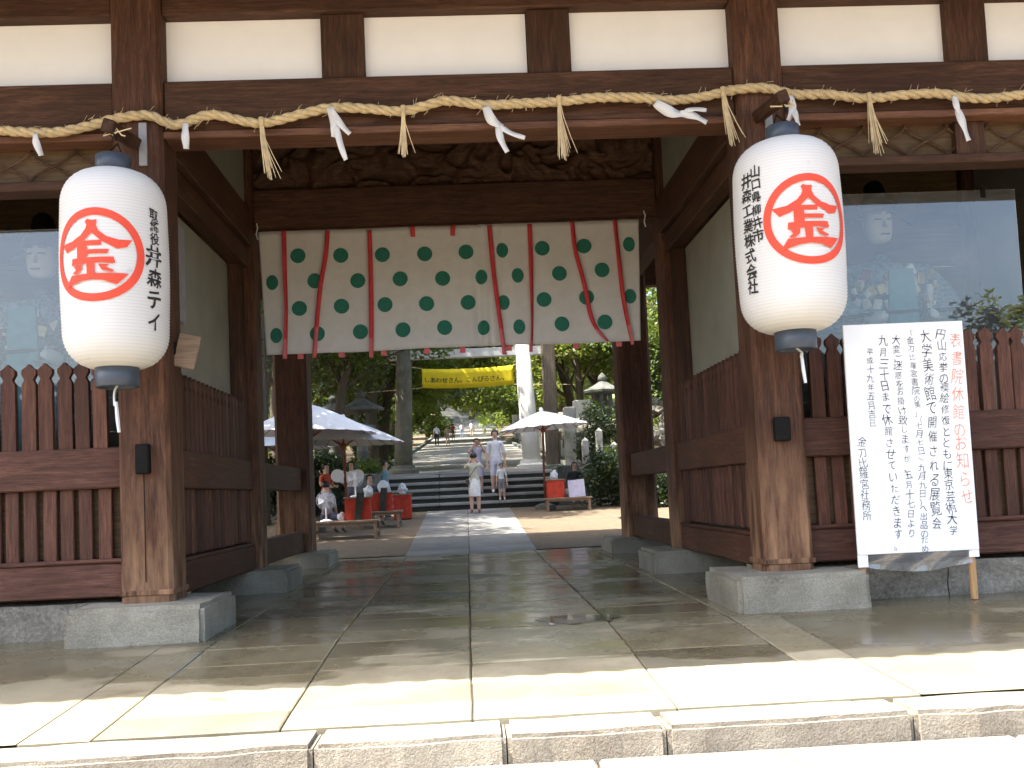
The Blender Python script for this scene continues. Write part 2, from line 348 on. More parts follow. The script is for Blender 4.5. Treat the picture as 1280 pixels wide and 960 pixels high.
for xa, xb in ((-9, -2.358), (2.328, 9)): ground_sheet('gate_floor_concrete', xa, xb, [-2.98, -2, -1, -.6, 0, 2, 4, 6, 7.5, 7.8], gz, 'concrete', 10, -.004)
ground_sheet('forecourt_earth', -14, 14, [7.8+i*.5 for i in range(20)], gz, 'earth', 40, -.010)
ground_sheet('joint_sand', -2.35, 2.32, [-2.97, -2, -1, -.6, 0, 2, 4, 6, 7.5, 7.6], gz, 'sand', 4, -.013)
ground_sheet('path_joint_sand', -1.05, 1.07, [7.63+i*.5 for i in range(19)], gz, 'sand', 2, -.007)
pave = struct(bpy.data.objects.new('paving', None)); COL.objects.link(pave)
def slab(x0, x1, y0, y1, mat='slab', zf=gz, g=.004, t=.07, parent=None):
    h = random.uniform(-.002, .002); g = g+random.uniform(0, .003)
    x0 += g; x1 -= g; y0 += g; y1 -= g; c = .008; mb = MB()
    j = [random.uniform(-.003, .003) for _ in range(4)]
    o = [(x0+j[0], y0), (x1+j[1], y0), (x1+j[2], y1), (x0+j[3], y1)]
    i = [(x0+c+j[0], y0+c), (x1-c+j[1], y0+c), (x1-c+j[2], y1-c), (x0+c+j[3], y1-c)]
    v = [(a, b, zf(b)-t) for a, b in o]+[(a, b, zf(b)+h-c*.7) for a, b in o]+[(a, b, zf(b)+h) for a, b in i]
    f = [(0, 1, 5, 4), (1, 2, 6, 5), (2, 3, 7, 6), (3, 0, 4, 7), (4, 5, 9, 8), (5, 6, 10, 9), (6, 7, 11, 10), (7, 4, 8, 11), (8, 9, 10, 11)]
    me = bpy.data.meshes.new('slab'); me.from_pydata(v, [], f); return link('slab', me, mat, parent or pave)
def rows(y0, y1, first, lo, hi):
    r = [y0]; 
    for d in first: r.append(r[-1]+d)
    while r[-1] < y1-lo*.6: r.append(min(y1, r[-1]+random.uniform(lo, hi)))
    r[-1] = y1; return r
for xa, xb, first in ((-1.03, -.04, [.36, .43, .47, .35]), (-.04, 1.03, [.33, .42, .5, .46])):
    r = rows(-2.98, 7.6, first, .40, .72)
    for a, b in zip(r, r[1:]): slab(xa, xb, a, b)
for xa, xb, first in ((-1.98, -1.03, [.36, .45, .38, .37, .55]), (1.03, 1.96, [.42, .45, .5])):
    r = rows(-2.98, 7.6, first, .45, .9)
    for a, b in zip(r, r[1:]): slab(xa, xb, a, b)
for xa, xb in ((-2.36, -1.98), (1.96, 2.33)):
    r = rows(-2.98, 7.6, [2.3], 1.2, 2.4)
    for a, b in zip(r, r[1:]): slab(xa, xb, a, b)
for xa, xb in ((-1.06, -.02), (-.02, 1.08)):
    r = rows(7.62, 16.9, [], .45, 1.1)
    for a, b in zip(r, r[1:]): slab(xa, xb, a, b, 'drypath')
pv = [(.80+math.cos(a)*(.30+.10*noise.noise(Vector((math.cos(a)*1.3, math.sin(a)*1.3, 4)))+.05*math.sin(a*5)), -.36+math.sin(a)*(.26+.16*noise.noise(Vector((math.cos(a)*2, math.sin(a)*2, 9))))) for a in [2*PI*k/48 for k in range(48)]]
MT['water'] = plain('puddle_water', (.12, .11, .075), .05, 3, .2, .02)
me = bpy.data.meshes.new('puddle'); me.from_pydata([(x, y, gz(y)+.0045) for x, y in pv], [], [tuple(range(48))]); struct(link('puddle', me, 'water'))
kerb = struct(bpy.data.objects.new('kerb', None)); COL.objects.link(kerb)
kx = [-6.4, -4.4, -2.75, -.81, .12, .90, 2.13, 3.6, 5.3, 7.2]
for a, b in zip(kx, kx[1:]):
    bm = bmesh.new(); bmesh.ops.create_cube(bm, size=1)
    for w in bm.verts: w.co = Vector(((a+b)/2+w.co.x*(b-a-.007), -3.16+w.co.y*.33, -.60+w.co.z*.27))
    bmesh.ops.bevel(bm, geom=bm.edges[:], offset=.022, segments=2, affect='EDGES')
    bmesh.ops.subdivide_edges(bm, edges=[e for e in bm.edges if abs(e.verts[0].co.x-e.verts[1].co.x) > .3], cuts=14)
    for w in bm.verts:
        n = noise.noise(w.co*3.1)*.012+noise.noise(w.co*9)*.006
        if w.co.y < -3.2: w.co.y += n*1.3
        w.co.z += n*.5
    me = bpy.data.meshes.new('kerb_stone'); bm.to_mesh(me); bm.free(); link('kerb_stone', me, 'kerb', kerb)
low = struct(bpy.data.objects.new('lower_step', None)); COL.objects.link(low)
for a, b in zip([-7, -4.1, -1.5, .55, 2.6, 4.8, 7.5], [-4.1, -1.5, .55, 2.6, 4.8, 7.5]):
    MB().box(a+.008, b-.008, -4.6, -3.335, -.82, -.598, .015).build('step_stone', 'kerb', low)

# ================================================================== THE GATE
S1, S3 = 3.38, 6.63
gate = thing('wooden_gate', 'dark weathered timber gate with white plaster panels above the passage', 'gate')
def P_(mb, name, mat, smooth=False): return mb.build(name, mat, gate, smooth)
# posts: chamfered square timbers on granite plinths
def post(x, y, h, z1):
    ch = h*.16; poly = [(-h+ch, -h), (h-ch, -h), (h, -h+ch), (h, h-ch), (h-ch, h), (-h+ch, h), (-h, h-ch), (-h, -h+ch)]
    zs = [-.05, .10, .6, 1.6, 2.6, 3.6, z1]; mb = MB(); n = 8
    v = [(x+a*(1+.004*math.sin(k*1.7)), y+b, z) for k, z in enumerate(zs) for a, b in poly]
    f = [(i*n+k, i*n+(k+1) % n, (i+1)*n+(k+1) % n, (i+1)*n+k) for i in range(len(zs)-1) for k in range(n)]
    f += [tuple(range(n-1, -1, -1)), tuple((len(zs)-1)*n+k for k in range(n))]
    return P_(mb.add(v, f), 'post', 'post')
def plinth(x, y, w=.53, d=.53, zt=-.045):
    bm = bmesh.new(); bmesh.ops.create_cube(bm, size=1); zb = gz(y)-.10
    for q in bm.verts: q.co = Vector((x+q.co.x*2*w, y+q.co.y*2*d, (zt+zb)/2+q.co.z*(zt-zb)))
    bmesh.ops.bevel(bm, geom=bm.edges[:], offset=.035, segments=2, affect='EDGES')
    bmesh.ops.subdivide_edges(bm, edges=[e for e in bm.edges if e.calc_length() > .2], cuts=7, use_grid_fill=True)
    for q in bm.verts:
        n_ = noise.noise_vector(q.co*6+Vector((x*3, 0, 0)))*.010; q.co += n_
    me = bpy.data.meshes.new('plinth'); bm.to_mesh(me); bm.free(); return link('plinth', me, 'plinth', gate)
for sx in (-1, 1):
    for y, h in ((0, .205), (S1, .19), (S3, .25)):
        post(sx*2.6, y, h, 5.32); plinth(sx*2.6, y)
        post(sx*6.35, y, h, 5.32); plinth(sx*6.35, y)
    MB().box(sx*2.6-.215, sx*2.6+.215, -.215, .215, .012, .055, .006).build('post_collar', 'post', gate)
# front frieze: lower beam, panels, struts, top beam
segs = [(-6.14, -2.806), (-2.394, 2.394), (2.806, 6.14)]
for a, b in segs:
    P_(MB().box(a, b, -.15, .15, 3.80, 4.235, .012), 'tie_beam', 'wx')
    P_(MB().box(a, b, -.185, .12, 3.735, 3.797, .008), 'beam_lip', 'lip')
    P_(MB().box(a, b, -.16, .16, 4.80, 5.30, .012), 'head_beam', 'wx')
    P_(MB().box(a, b, -.30, -.162, 5.02, 5.30, .01), 'cornice', 'wx')
for a, b in ((-6.14, -4.66), (-4.29, -2.806), (-2.394, -1.09), (-.725, .65), (1.03, 2.394), (2.806, 4.30), (4.655, 6.14)):
    P_(MB().box(a, b, -.035, .03, 4.237, 4.797), 'plaster_panel', 'plaster')
for c in (-4.475, -.907, .84, 4.477):
    P_(MB().box(c-.182, c+.182, -.11, .11, 4.236, 4.799, .008), 'strut', 'wz')
for sx in (-1, 1):                                                     # little nail plates and boxes on the posts
    P_(MB().box(sx*2.6-.05 if sx < 0 else sx*2.6-.075, sx*2.6+.06 if sx < 0 else sx*2.6+.055, -.275, -.206, .98 if sx < 0 else 1.02, 1.22, .01), 'iron_box', 'metal')
    P_(MB().box(sx*2.6+.02, sx*2.6+.085, -.228, -.206, 3.50, 3.86, .004), 'metal_strap', 'grey')
P_(MB().tube([(-2.60, -.216, .98), (-2.598, -.217, .6), (-2.602, -.212, .12)], .004, 6), 'cable', 'metal')
# side bays of the passage
for sx in (-1, 1):
    def X(a, b): return (min(sx*a, sx*b), max(sx*a, sx*b))
    x0, x1 = X(2.40, 2.60)
    P_(MB().box(x0, x1, .207, S1-.192, 3.71, 4.13, .012), 'side_beam', 'wy')
    x0, x1 = X(2.46, 2.62); P_(MB().box(x0, x1, .207, S1-.192, 3.47, 3.69, .01), 'side_tie', 'wy')
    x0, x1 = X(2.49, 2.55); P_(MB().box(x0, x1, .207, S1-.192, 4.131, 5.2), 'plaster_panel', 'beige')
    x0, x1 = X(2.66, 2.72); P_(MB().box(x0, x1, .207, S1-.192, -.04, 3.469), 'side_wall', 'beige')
    x0, x1 = X(2.52, 2.655); P_(MB().box(x0, x1, S1-.42, S1-.193, 0, 3.468, .008), 'jamb', 'wz')
    x0, x1 = X(2.40, 2.60); P_(MB().box(x0, x1, S1+.192, S3-.252, 3.71, 4.13, .012), 'side_beam', 'wy')
    # rails of the rear bay
    x0, x1 = X(2.47, 2.60); P_(MB().box(x0, x1, S1+.192, S3-.252, .865, 1.20, .012), 'side_rail', 'wy')
    x0, x1 = X(2.46, 2.61); P_(MB().box(x0, x1, S1+.192, S3-.252, -.035, .27, .012), 'side_rail', 'wy')
    # outer walls, niche floor and back
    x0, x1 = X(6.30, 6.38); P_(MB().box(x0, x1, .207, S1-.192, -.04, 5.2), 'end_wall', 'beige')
    x0, x1 = X(2.725, 6.29); P_(MB().box(x0, x1, .26, S1-.06, -.06, .02), 'niche_floor', 'wx')
    for k in range(13):
        P_(MB().box(x0, x1, S1-.05, S1-.02, .025+k*.40, .42+k*.40, .006), 'back_board', 'dkboard')
    P_(MB().box(x0, x1, .2, S1-.06, 5.0, 5.05), 'niche_ceiling', 'wx')
    # stone course under the front fence
    for k in range(3):
        a, b = (2.85+k*1.15, 2.85+(k+1)*1.15-.012); x0, x1 = X(a, b)
        bm = bmesh.new(); bmesh.ops.create_cube(bm, size=1)
        for q in bm.verts: q.co = Vector(((x0+x1)/2+q.co.x*(x1-x0), .14+q.co.y*.36, -.235+q.co.z*.39))
        bmesh.ops.subdivide_edges(bm, edges=bm.edges[:], cuts=9, use_grid_fill=True)
        for q in bm.verts: q.co.y += noise.noise(q.co*7)*.03; q.co.z += noise.noise(q.co*5)*.008
        me = bpy.data.meshes.new('foundation_stone'); bm.to_mesh(me); bm.free(); link('foundation_stone', me, 'basewall', gate)
    # lattice transom above the niche opening
    x0, x1 = X(2.806, 6.14)
    P_(MB().box(x0, x1, .02, .05, 3.44, 3.734), 'lattice_back', 'dkboard')
    P_(MB().box(x0, x1, -.10, .12, 3.36, 3.438, .008), 'lattice_sill', 'wx')
    n = 9; w = (x1-x0)/n
    for k in range(n):
        for s_ in (-1, 1):
            pts = [(x0+w*(k+.5)+s_*w*.5*math.sin((t-.5)*PI)*1.0, -.01 if s_ < 0 else -.018, 3.445+.285*t) for t in [i/8 for i in range(9)]]
            P_(MB().tube(pts, .011, 5), 'lattice_bar', 'carve')
    P_(MB().box(sx*4.47-.13, sx*4.47+.13, -.06, .1, 3.44, 3.733, .006), 'lattice_block', 'wz')
# row 2: beam, carved transom, curtain rail ; row 3: beam
P_(MB().box(-2.41, 2.41, S1-.11, S1+.11, 3.93, 4.42, .012), 'transom_beam', 'wx')
P_(MB().box(-2.41, 2.41, S1-.13, S1+.12, 5.10, 5.32, .012), 'transom_beam', 'wx')
P_(MB().box(-2.41, 2.41, S1+.06, S1+.10, 4.422, 5.098), 'transom_back', 'carve')
def carve(u, v):
    x, z = -2.405+4.81*u, 4.425+.67*v
    p = Vector((x*1.9, z*2.6, .3)); q = noise.noise_vector(p*1.1)*.55
    r = abs(noise.noise((p+q)*1.7))*1.3+abs(noise.noise((p+q)*4.1))*.5
    s_ = math.sin(x*3.1+1.2*math.sin(x*1.3))*.18+4.78
    body = max(0, 1-abs(z-s_)/.13)
    return (x, S1+.045-.13*max(0, min(1, 1.05-r*1.15))**1.4-.05*body, z)
P_(MB().sheet(carve, 220, 34), 'carved_transom', 'carve', True)
P_(MB().box(-2.35, 2.35, S3-.13, S3+.13, 3.80, 4.3, .012), 'tie_beam', 'wx')
for a, b in ((-6.14, -2.86), (2.86, 6.14)):
    P_(MB().box(a, b, S3-.10, S3+.10, 3.80, 4.3, .012), 'tie_beam', 'wx')
P_(MB().box(-6.9, 6.9, -.6, 7.4, 5.325, 5.36), 'ceiling', 'wx')
for k in range(13): P_(MB().box(-6.8, 6.8, -.3+k*.6, -.2+k*.6, 5.21, 5.322), 'joist', 'wx')
# roof with deep eaves: tiled slopes, round tile ends along the front eave
def roofmesh():
    mb = MB(); L = 9.0; ye, ze = -2.72, 5.42; yr, zr = 3.3, 10.4; ye2 = 9.8
    def zf(t): return ze+(zr-ze)*(t**1.25)
    N = 10; f = [(ye+(yr-ye)*i/N, zf(i/N)) for i in range(N+1)]; b = [(ye2+(yr-ye2)*i/N, zf(i/N)) for i in range(N+1)]
    top = f+b[-2::-1]; bot = [(y, z-.22) for y, z in top]
    v = [(-L, y, z) for y, z in top]+[(L, y, z) for y, z in top]+[(-L, y, z) for y, z in bot]+[(L, y, z) for y, z in bot]; n = len(top)
    fs = []
    for i in range(n-1):
        fs += [(i, i+1, n+i+1, n+i), (2*n+i, 3*n+i, 3*n+i+1, 2*n+i+1), (i, 2*n+i, 2*n+i+1, i+1), (n+i, n+i+1, 3*n+i+1, 3*n+i)]
    fs += [(0, n, 3*n, 2*n), (n-1, 3*n-1+0, 4*n-1, 2*n-1)]
    mb.add(v, [q for q in fs])
    k = -L+.15
    while k < L:
        pts = [(k, y-.035 if i == 0 else y, z+.05) for i, (y, z) in enumerate(f[::2])]; mb.tube(pts, .07, 8); k += .24
    return mb
P_(roofmesh(), 'roof', 'roof')

# ------------------------------------------------------------------ fences
def picket_prof(w, z0, z1, t):
    h = w/2; p = [(-h, z0), (h, z0), (h, z1-.17), (h*.66, z1-.135), (h*.66, z1-.125), (h*1.06, z1-.085), (h*1.02, z1-.05), (h*.42, z1-.024), (0, z1), (-h*.42, z1-.024), (-h*1.02, z1-.05), (-h*1.06, z1-.085), (-h*.66, z1-.125), (-h*.66, z1-.135), (-h, z1-.17)]
    return MB().prism(p, -t/2, t/2, 'y')
_pk = picket_prof(.112, 1.19, 1.925, .05).build('picket', 'fz'); PK = _pk.data
_sl = MB().box(-.053, .053, -.022, .022, .30, .885, .006).build('slat', 'fz'); SL = _sl.data
bpy.data.objects.remove(_pk); bpy.data.objects.remove(_sl)
def fence_front(sx, label):
    f = thing('picket_fence', label, 'fence', (sx*2.82, 0, 0), 0, 'dark picket fences of the gate')
    L = 3.3
    def bx(y0, y1, z0, z1, nm): 
        a, b = (0, L) if sx > 0 else (-L, 0); MB().box(a, b, y0, y1, z0, z1, .012).build(nm, 'fx', f)
    bx(-.07, .07, .885, 1.215, 'rail'); bx(-.08, .08, .005, .275, 'rail'); bx(-.095, .06, .278, .312, 'rail_cap')
    for k in range(22):
        x = sx*(.17+k*.1475)
        if abs(x) > L-.06: break
        for nm, me, dy in (('picket', PK, -.015), ('slat', SL, .0)):
            o = bpy.data.objects.new(nm, me); COL.objects.link(o); o.parent = f
            o.location = (x+random.uniform(-.006, .006), dy, random.uniform(-.012, .012) if nm == 'picket' else 0); o.rotation_euler = (0, random.uniform(-.008, .008), 0)
    MB().box(min(sx*.05, sx*L), max(sx*.05, sx*L), .05, .075, .32, .88).build('backing_board', 'dkboard', f)
    return f
fence_front(-1, 'dark brown picket fence with pointed finials behind the left lantern')
fence_front(1, 'dark brown picket fence with pointed finials behind the white notice board')
def fence_side(sx, label):
    f = thing('picket_fence', label, 'fence', (sx*2.53, .21, 0), 0, 'dark picket fences of the gate'); L = S1-.19-.21-.004
    MB().box(-.05, .05, 0, L, .865, 1.20, .012).build('rail', 'fy', f); MB().box(-.06, .06, 0, L, -.04, .225, .012).build('rail', 'fy', f)
    MB().box(-.07, .05, 0, L, .228, .262, .006).build('rail_cap', 'fy', f)
    n = 20
    for k in range(n):
        for nm, me in (('picket', PK), ('slat', SL)):
            o = bpy.data.objects.new(nm, me); COL.objects.link(o); o.parent = f
            o.location = (sx*.01, .10+k*(L-.2)/(n-1), -.03 if nm == 'picket' else -.02); o.rotation_euler = (0, 0, PI/2)
fence_side(-1, 'picket fence receding along the left wall of the passage')
fence_side(1, 'picket fence receding along the right wall of the passage')

# ------------------------------------------------------------------ sacred rope with tassels and paper strips
rp = [(-4.3, 3.86), (-3.95, 3.87), (-3.63, 3.815), (-3.25, 3.79), (-2.95, 3.84), (-2.75, 3.89), (-2.49, 3.91), (-2.27, 3.825), (-1.98, 3.90), (-1.6, 3.82), (-1.25, 3.885), (-1.01, 3.93), (-.7, 3.915), (-.43, 3.885), (-.22, 3.93), (-.04, 3.965), (.26, 3.92), (.6, 3.925), (.88, 3.93), (1.2, 3.955), (1.55, 3.945), (1.8, 3.915), (2.08, 3.935), (2.35, 3.985), (2.62, 4.0), (2.89, 3.935), (3.15, 3.93), (3.49, 3.885), (3.8, 3.905), (4.11, 3.91), (4.3, 3.875), (4.52, 3.855), (4.79, 3.875), (5.1, 3.9), (5.4, 3.86)]
def spline(pts, n=8):
    out = []
    for i in range(len(pts)-1):
        p0, p1, p2, p3 = [Vector(pts[max(0, min(len(pts)-1, i+k))]) for k in (-1, 0, 1, 2)]
        for j in range(n):
            t = j/n; out.append(.5*((2*p1)+(-p0+p2)*t+(2*p0-5*p1+4*p2-p3)*t*t+(-p0+3*p1-3*p2+p3)*t**3))
    out.append(Vector(pts[-1])); return out
RY = -.245
rc = spline([(x, RY, z) for x, z in rp], 12)
rope = thing('straw_rope', 'thick twisted straw rope strung along the front beam', 'rope', (0, 0, 0))
for s_ in range(3):
    pts = []; acc = 0
    for i, p in enumerate(rc):
        if i: acc += (p-rc[i-1]).length
        a = acc*2*PI/.30+s_*2*PI/3; pts.append(p+Vector((0, math.cos(a)*.0195, math.sin(a)*.0195)))
    MB().tube(pts, .0225, 8).build('rope_strand', 'rope', rope, True)
mb = MB()
for _ in range(260):                                                   # stray straw ends
    p = random.choice(rc); d = Vector((random.uniform(-1, 1), random.uniform(-.8, .2), random.uniform(-.8, .8))).normalized()
    q = p+d*.045; mb.tube([q-Vector((d.z, 0, -d.x))*.02, q+d*.02+Vector((d.z, 0, -d.x))*random.uniform(.02, .06)], .0016, 3)
struct(mb.build('stray_straw', 'straw', rope), 'stuff')
tas = [(-1.57, -1.51, .46), (-.41, -.42, .37), (.88, .90, .48), (2.26, 2.31, .44), (3.50, 3.54, .47)]
tl = ['straw tassel hanging left of the polka dot curtain', 'short fanned straw tassel hanging between two paper strips, second from left', 'straw tassel hanging right of the forked paper strip in the middle', 'straw tassel hanging beside the right lantern cap', 'straw tassel hanging above the right showcase glass']
for (xa, xb, ln), lb in zip(tas, tl):
    zt = min(rc, key=lambda p: abs(p.x-xa)).z-.02
    t = thing('straw_tassel', lb, 'tassel', (xa, RY-.035, zt), 0, 'straw tassels on the rope'); mb = MB()
    for k in range(34):
        a, r = random.uniform(0, 2*PI), random.uniform(0, 1); sp = random.uniform(.015, .075); l = ln*random.uniform(.78, 1.04); lean = (xb-xa)*l/ln
        if k > 30: lean += random.uniform(.03, .12)
        x0, y0 = math.cos(a)*.014*r, math.sin(a)*.012*r; x1, y1 = lean+math.cos(a)*sp*r, math.sin(a)*sp*r*.6
        mb.tube([(x0, y0, .02), (x0*1.2+(x1-x0)*.18, y0+(y1-y0)*.3, -l*.3), (x0+(x1-x0)*.6, y0+(y1-y0)*.7, -l*.68), (x1, y1, -l)], [.0042, .0042, .0038, .0025], 4)
    struct(mb.build('straw_bunch', 'straw', t), 'stuff')
    MB().tube([(0, 0, .05), (0, -.003, .0), (.002, 0, -.03)], [.022, .02, .018], 8).build('binding', 'rope', t)
def shide(pts_list, zt, lb):                                           # folded paper strips: each a bent, slightly twisted ribbon
    x0 = pts_list[0][0][0][0]; t = thing('paper_strip', lb, 'paper strip', (x0, RY-.045, zt), 0, 'white paper strips on the rope')
    for q, (pts, w) in enumerate(pts_list):
        c = spline([(p[0]-x0, -.012*q-.02*math.sin(i*1.3), p[1]-zt) for i, p in enumerate(pts)], 6); v = []; n = len(c)
        for i, p in enumerate(c):
            tg = (c[min(i+1, n-1)]-c[max(i-1, 0)]).normalized(); tw = .5*math.sin(i*.45+q)
            sd = Vector((tg.z, 0, -tg.x)).normalized()*math.cos(tw)+Vector((0, 1, 0))*math.sin(tw); k = w*(.75+.35*math.sin(PI*min(1, i/n*1.2)))
            v += [p-sd*k/2, p+sd*k/2]
        me = MB().add(v, [(2*i, 2*i+1, 2*i+3, 2*i+2) for i in range(n-1)]).build('paper_fold', 'shide', t, True, False)
        m = me.modifiers.new('thickness', 'SOLIDIFY'); m.thickness = .003
shide([([(-3.38, 3.77), (-3.37, 3.70), (-3.33, 3.58)], .055)], 3.77, 'short white paper strip at the far left of the rope')
shide([([(-2.18, 3.82), (-2.18, 3.72), (-2.175, 3.6)], .06)], 3.82, 'small straight white paper strip beside the left post')
shide([([(-1.01, 3.92), (-.97, 3.75), (-.98, 3.66)], .07), ([(-1.0, 3.9), (-.92, 3.76), (-.85, 3.68)], .05), ([(-.96, 3.75), (-.93, 3.6), (-.89, 3.46)], .05)], 3.92, 'long folded white paper strip above the left part of the curtain')
shide([([(.27, 3.89), (.31, 3.77), (.40, 3.71)], .075), ([(.36, 3.73), (.38, 3.6), (.43, 3.49)], .055), ([(.37, 3.71), (.47, 3.64), (.58, 3.60)], .045)], 3.89, 'forked white paper strip blown sideways above the middle of the curtain')
shide([([(1.68, 3.88), (1.8, 3.79), (1.92, 3.77)], .08), ([(1.88, 3.78), (2.0, 3.745), (2.1, 3.69)], .06), ([(1.92, 3.79), (2.0, 3.80), (2.1, 3.79)], .04)], 3.88, 'white paper strip blown flat to the right, left of the right lantern')
shide([([(2.82, 3.91), (2.83, 3.79), (2.79, 3.69)], .055), ([(2.83, 3.8), (2.85, 3.72), (2.87, 3.64)], .05)], 3.91, 'small white paper strip just above the right lantern cap')
shide([([(4.23, 3.87), (4.23, 3.77), (4.27, 3.68)], .045), ([(4.24, 3.74), (4.27, 3.6), (4.31, 3.47)], .06)], 3.87, 'white paper strip at the far right of the rope')

# ------------------------------------------------------------------ lanterns
def lprof(z, R, H):                                                    # barrel with rounded shoulders, z 0..H
    e = .275; t = 1.0
    if z < e: t = math.sqrt(max(0, 1-((e-z)/e)**2.3))
    elif z > H-e: t = math.sqrt(max(0, 1-((z-H+e)/e)**2.3))
    return R*(.34+.66*t)*(1-.02*math.cos(2*PI*z/H))
KIN = [[(320,178),(345,186),(372,184),(366,215),(380,250),(420,285),(480,303),(545,300),(518,345),(470,358),(425,332),(392,312),(345,262),(300,310),(262,340),(190,368),(150,314),(230,305),(285,272),(312,235),(318,212),(308,193)],
 [(264,308),(395,308),(392,338),(264,338)], [(263,335),(318,336),(318,416),(263,416)], [(314,362),(432,362),(422,388),(314,388)], [(232,410),(452,407),(460,440),(446,448),(400,440),(228,452)],
 [(316,436),(360,436),(358,510),(318,510)], [(240,455),(292,450),(290,480),(262,503),(230,500),(255,480)], [(376,449),(432,452),(412,468),(456,488),(442,498),(394,486)], [(228,508),(525,504),(490,545),(464,572),(400,547),(345,541),(290,547),(190,578),(205,545)]]
def emblem(place, R):
    bm = bmesh.new()
    def poly(pts, k):
        vs = [bm.verts.new((x, y, k)) for x, y in pts]; return bm.faces.new(vs)
    n = 72; th = R*.165
    for i in range(n):
        a, b = 2*PI*i/n, 2*PI*(i+1)/n
        poly([(R*math.cos(a), R*math.sin(a)), (R*math.cos(b), R*math.sin(b)), ((R-th)*math.cos(b), (R-th)*math.sin(b)), ((R-th)*math.cos(a), (R-th)*math.sin(a))], 0)
    for k, p in enumerate(KIN): poly([((x-355)/255*R, -(y-390)/280*R) for x, y in p], .0006*(k+1))
    bmesh.ops.triangulate(bm, faces=[f for f in bm.faces if len(f.verts) > 4])
    for ax, N in (((1, 0, 0), 14), ((0, 1, 0), 14)):
        for i in range(-N, N+1):
            bmesh.ops.bisect_plane(bm, geom=bm.verts[:]+bm.edges[:]+bm.faces[:], plane_co=Vector(ax)*(i*R/N+.0013), plane_no=Vector(ax))
    bm.verts.index_update(); mb = MB(); mb.add([place(v.co.x, v.co.y, v.co.z) for v in bm.verts], [tuple(w.index for w in f.verts) for f in bm.faces]); bm.free(); return mb
def lantern(x, z0, H, R, ea, texts, label, tail):
    t = thing('paper_lantern', label, 'lantern', (x, -.74, z0), 0, 'big paper lanterns on the gate posts')
    prof = [(lprof(0, R, H)*.96, .0)]; n = int(H/.0125)
    for i in range(n+1):
        z = H*i/n; r = lprof(z, R, H); prof.append((r+(.0045 if i % 2 else -.002), z))
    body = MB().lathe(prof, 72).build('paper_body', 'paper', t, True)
    rc_ = .13; rb = .158
    MB().lathe([(rc_, H-.03), (rc_, H+.125), (rc_-.012, H+.133), (rc_-.03, H+.125), (rc_-.03, H-.02)], 40).build('top_cap', 'cap', t, True)
    MB().lathe([(rb-.03, .02), (rb-.03, -.135), (rb-.012, -.143), (rb, -.135), (rb, .03)], 40).build('bottom_cap', 'cap', t, True)
    def place(u, v, k=0.0, ph=0.0, zc=0.0):
        z = zc+v; r = lprof(max(.05, min(H-.05, z)), R, H)+.0078+k; a = -PI/2+ph+u/R
        return (r*math.cos(a), r*math.sin(a), z)
    emblem(lambda u, v, k: place(u, v, k, ea, H*.52), .342).build('emblem', 'red', body)
    for txt, ph, zt, sz in texts:
        mb = MB(); write(mb, txt, (0, zt), sz, lambda u, v: place(u, v, 0, ph), .018, .10, squash=1.06); mb.build('lettering', 'ink', body)
    # hanging wires and the cord under the lantern
    for dx in (-.09, .09): MB().tube([(dx, 0, H+.10), (dx*.4, .05, H+.2), (0, .10, H+.27)], .006, 5).build('wire', 'metal', t)
    c = spline([(0, 0, -.12)]+[(a, -.02, b) for a, b in tail], 6)
    MB().tube(c, .008, 5).build('cord', 'shide', t); MB().tube([c[-1]+Vector((.012, 0, .03)), c[-1]+Vector((.02, 0, -.10)), c[-1]+Vector((.03, .0, -.2))], [.012, .015, .012], 5).build('cord_tail', 'shide', t)
    return t
lantern(-2.605, 1.76, 1.50, .378, -.03, [('取締役', 1.13, 1.12, .085), ('井森テイ', 1.10, .80, .15)], 'white paper lantern with red round emblem hanging at the left post', [(-.02, -.18), (-.02, -.28)])
lantern(2.575, 1.84, 1.50, .402, .07, [('山口県柳井市', -.90, 1.20, .092), ('井森工業株式会社', -1.12, 1.15, .108)], 'white paper lantern with red round emblem hanging at the right post', [(.04, -.17), (.02, -.2)])
for sx, z in ((-1, 3.78), (1, 3.86)):                                  # slanting wooden arms that carry the lanterns
    t = thing('lantern_arm', 'wooden arm and hook carrying the %s lantern' % ('left' if sx < 0 else 'right'), 'bracket', (sx*2.6, -.2, z-.12))
    M = Matrix.Translation((-.02, -.26, .0)) @ Matrix.Rotation(.35 if sx < 0 else -.35, 4, 'Y') @ Matrix.Rotation(.12, 4, 'X')
    MB().box(-.045, .045, -.32, .26, -.05, .05, .01, M).build('arm', 'wy', t)
    MB().tube([(0, -.5, -.02), (0, -.53, -.09), (.02, -.54, -.14)], .009, 6).build('hook', 'metal', t)
    for k in range(4): MB().tube([(random.uniform(-.06, .06), -.5, .0), (random.uniform(-.09, .09), -.53, -.10), (random.uniform(-.12, .14), -.53, -.02-random.random()*.1)], .006, 4).build('straw_tie', 'straw', t)

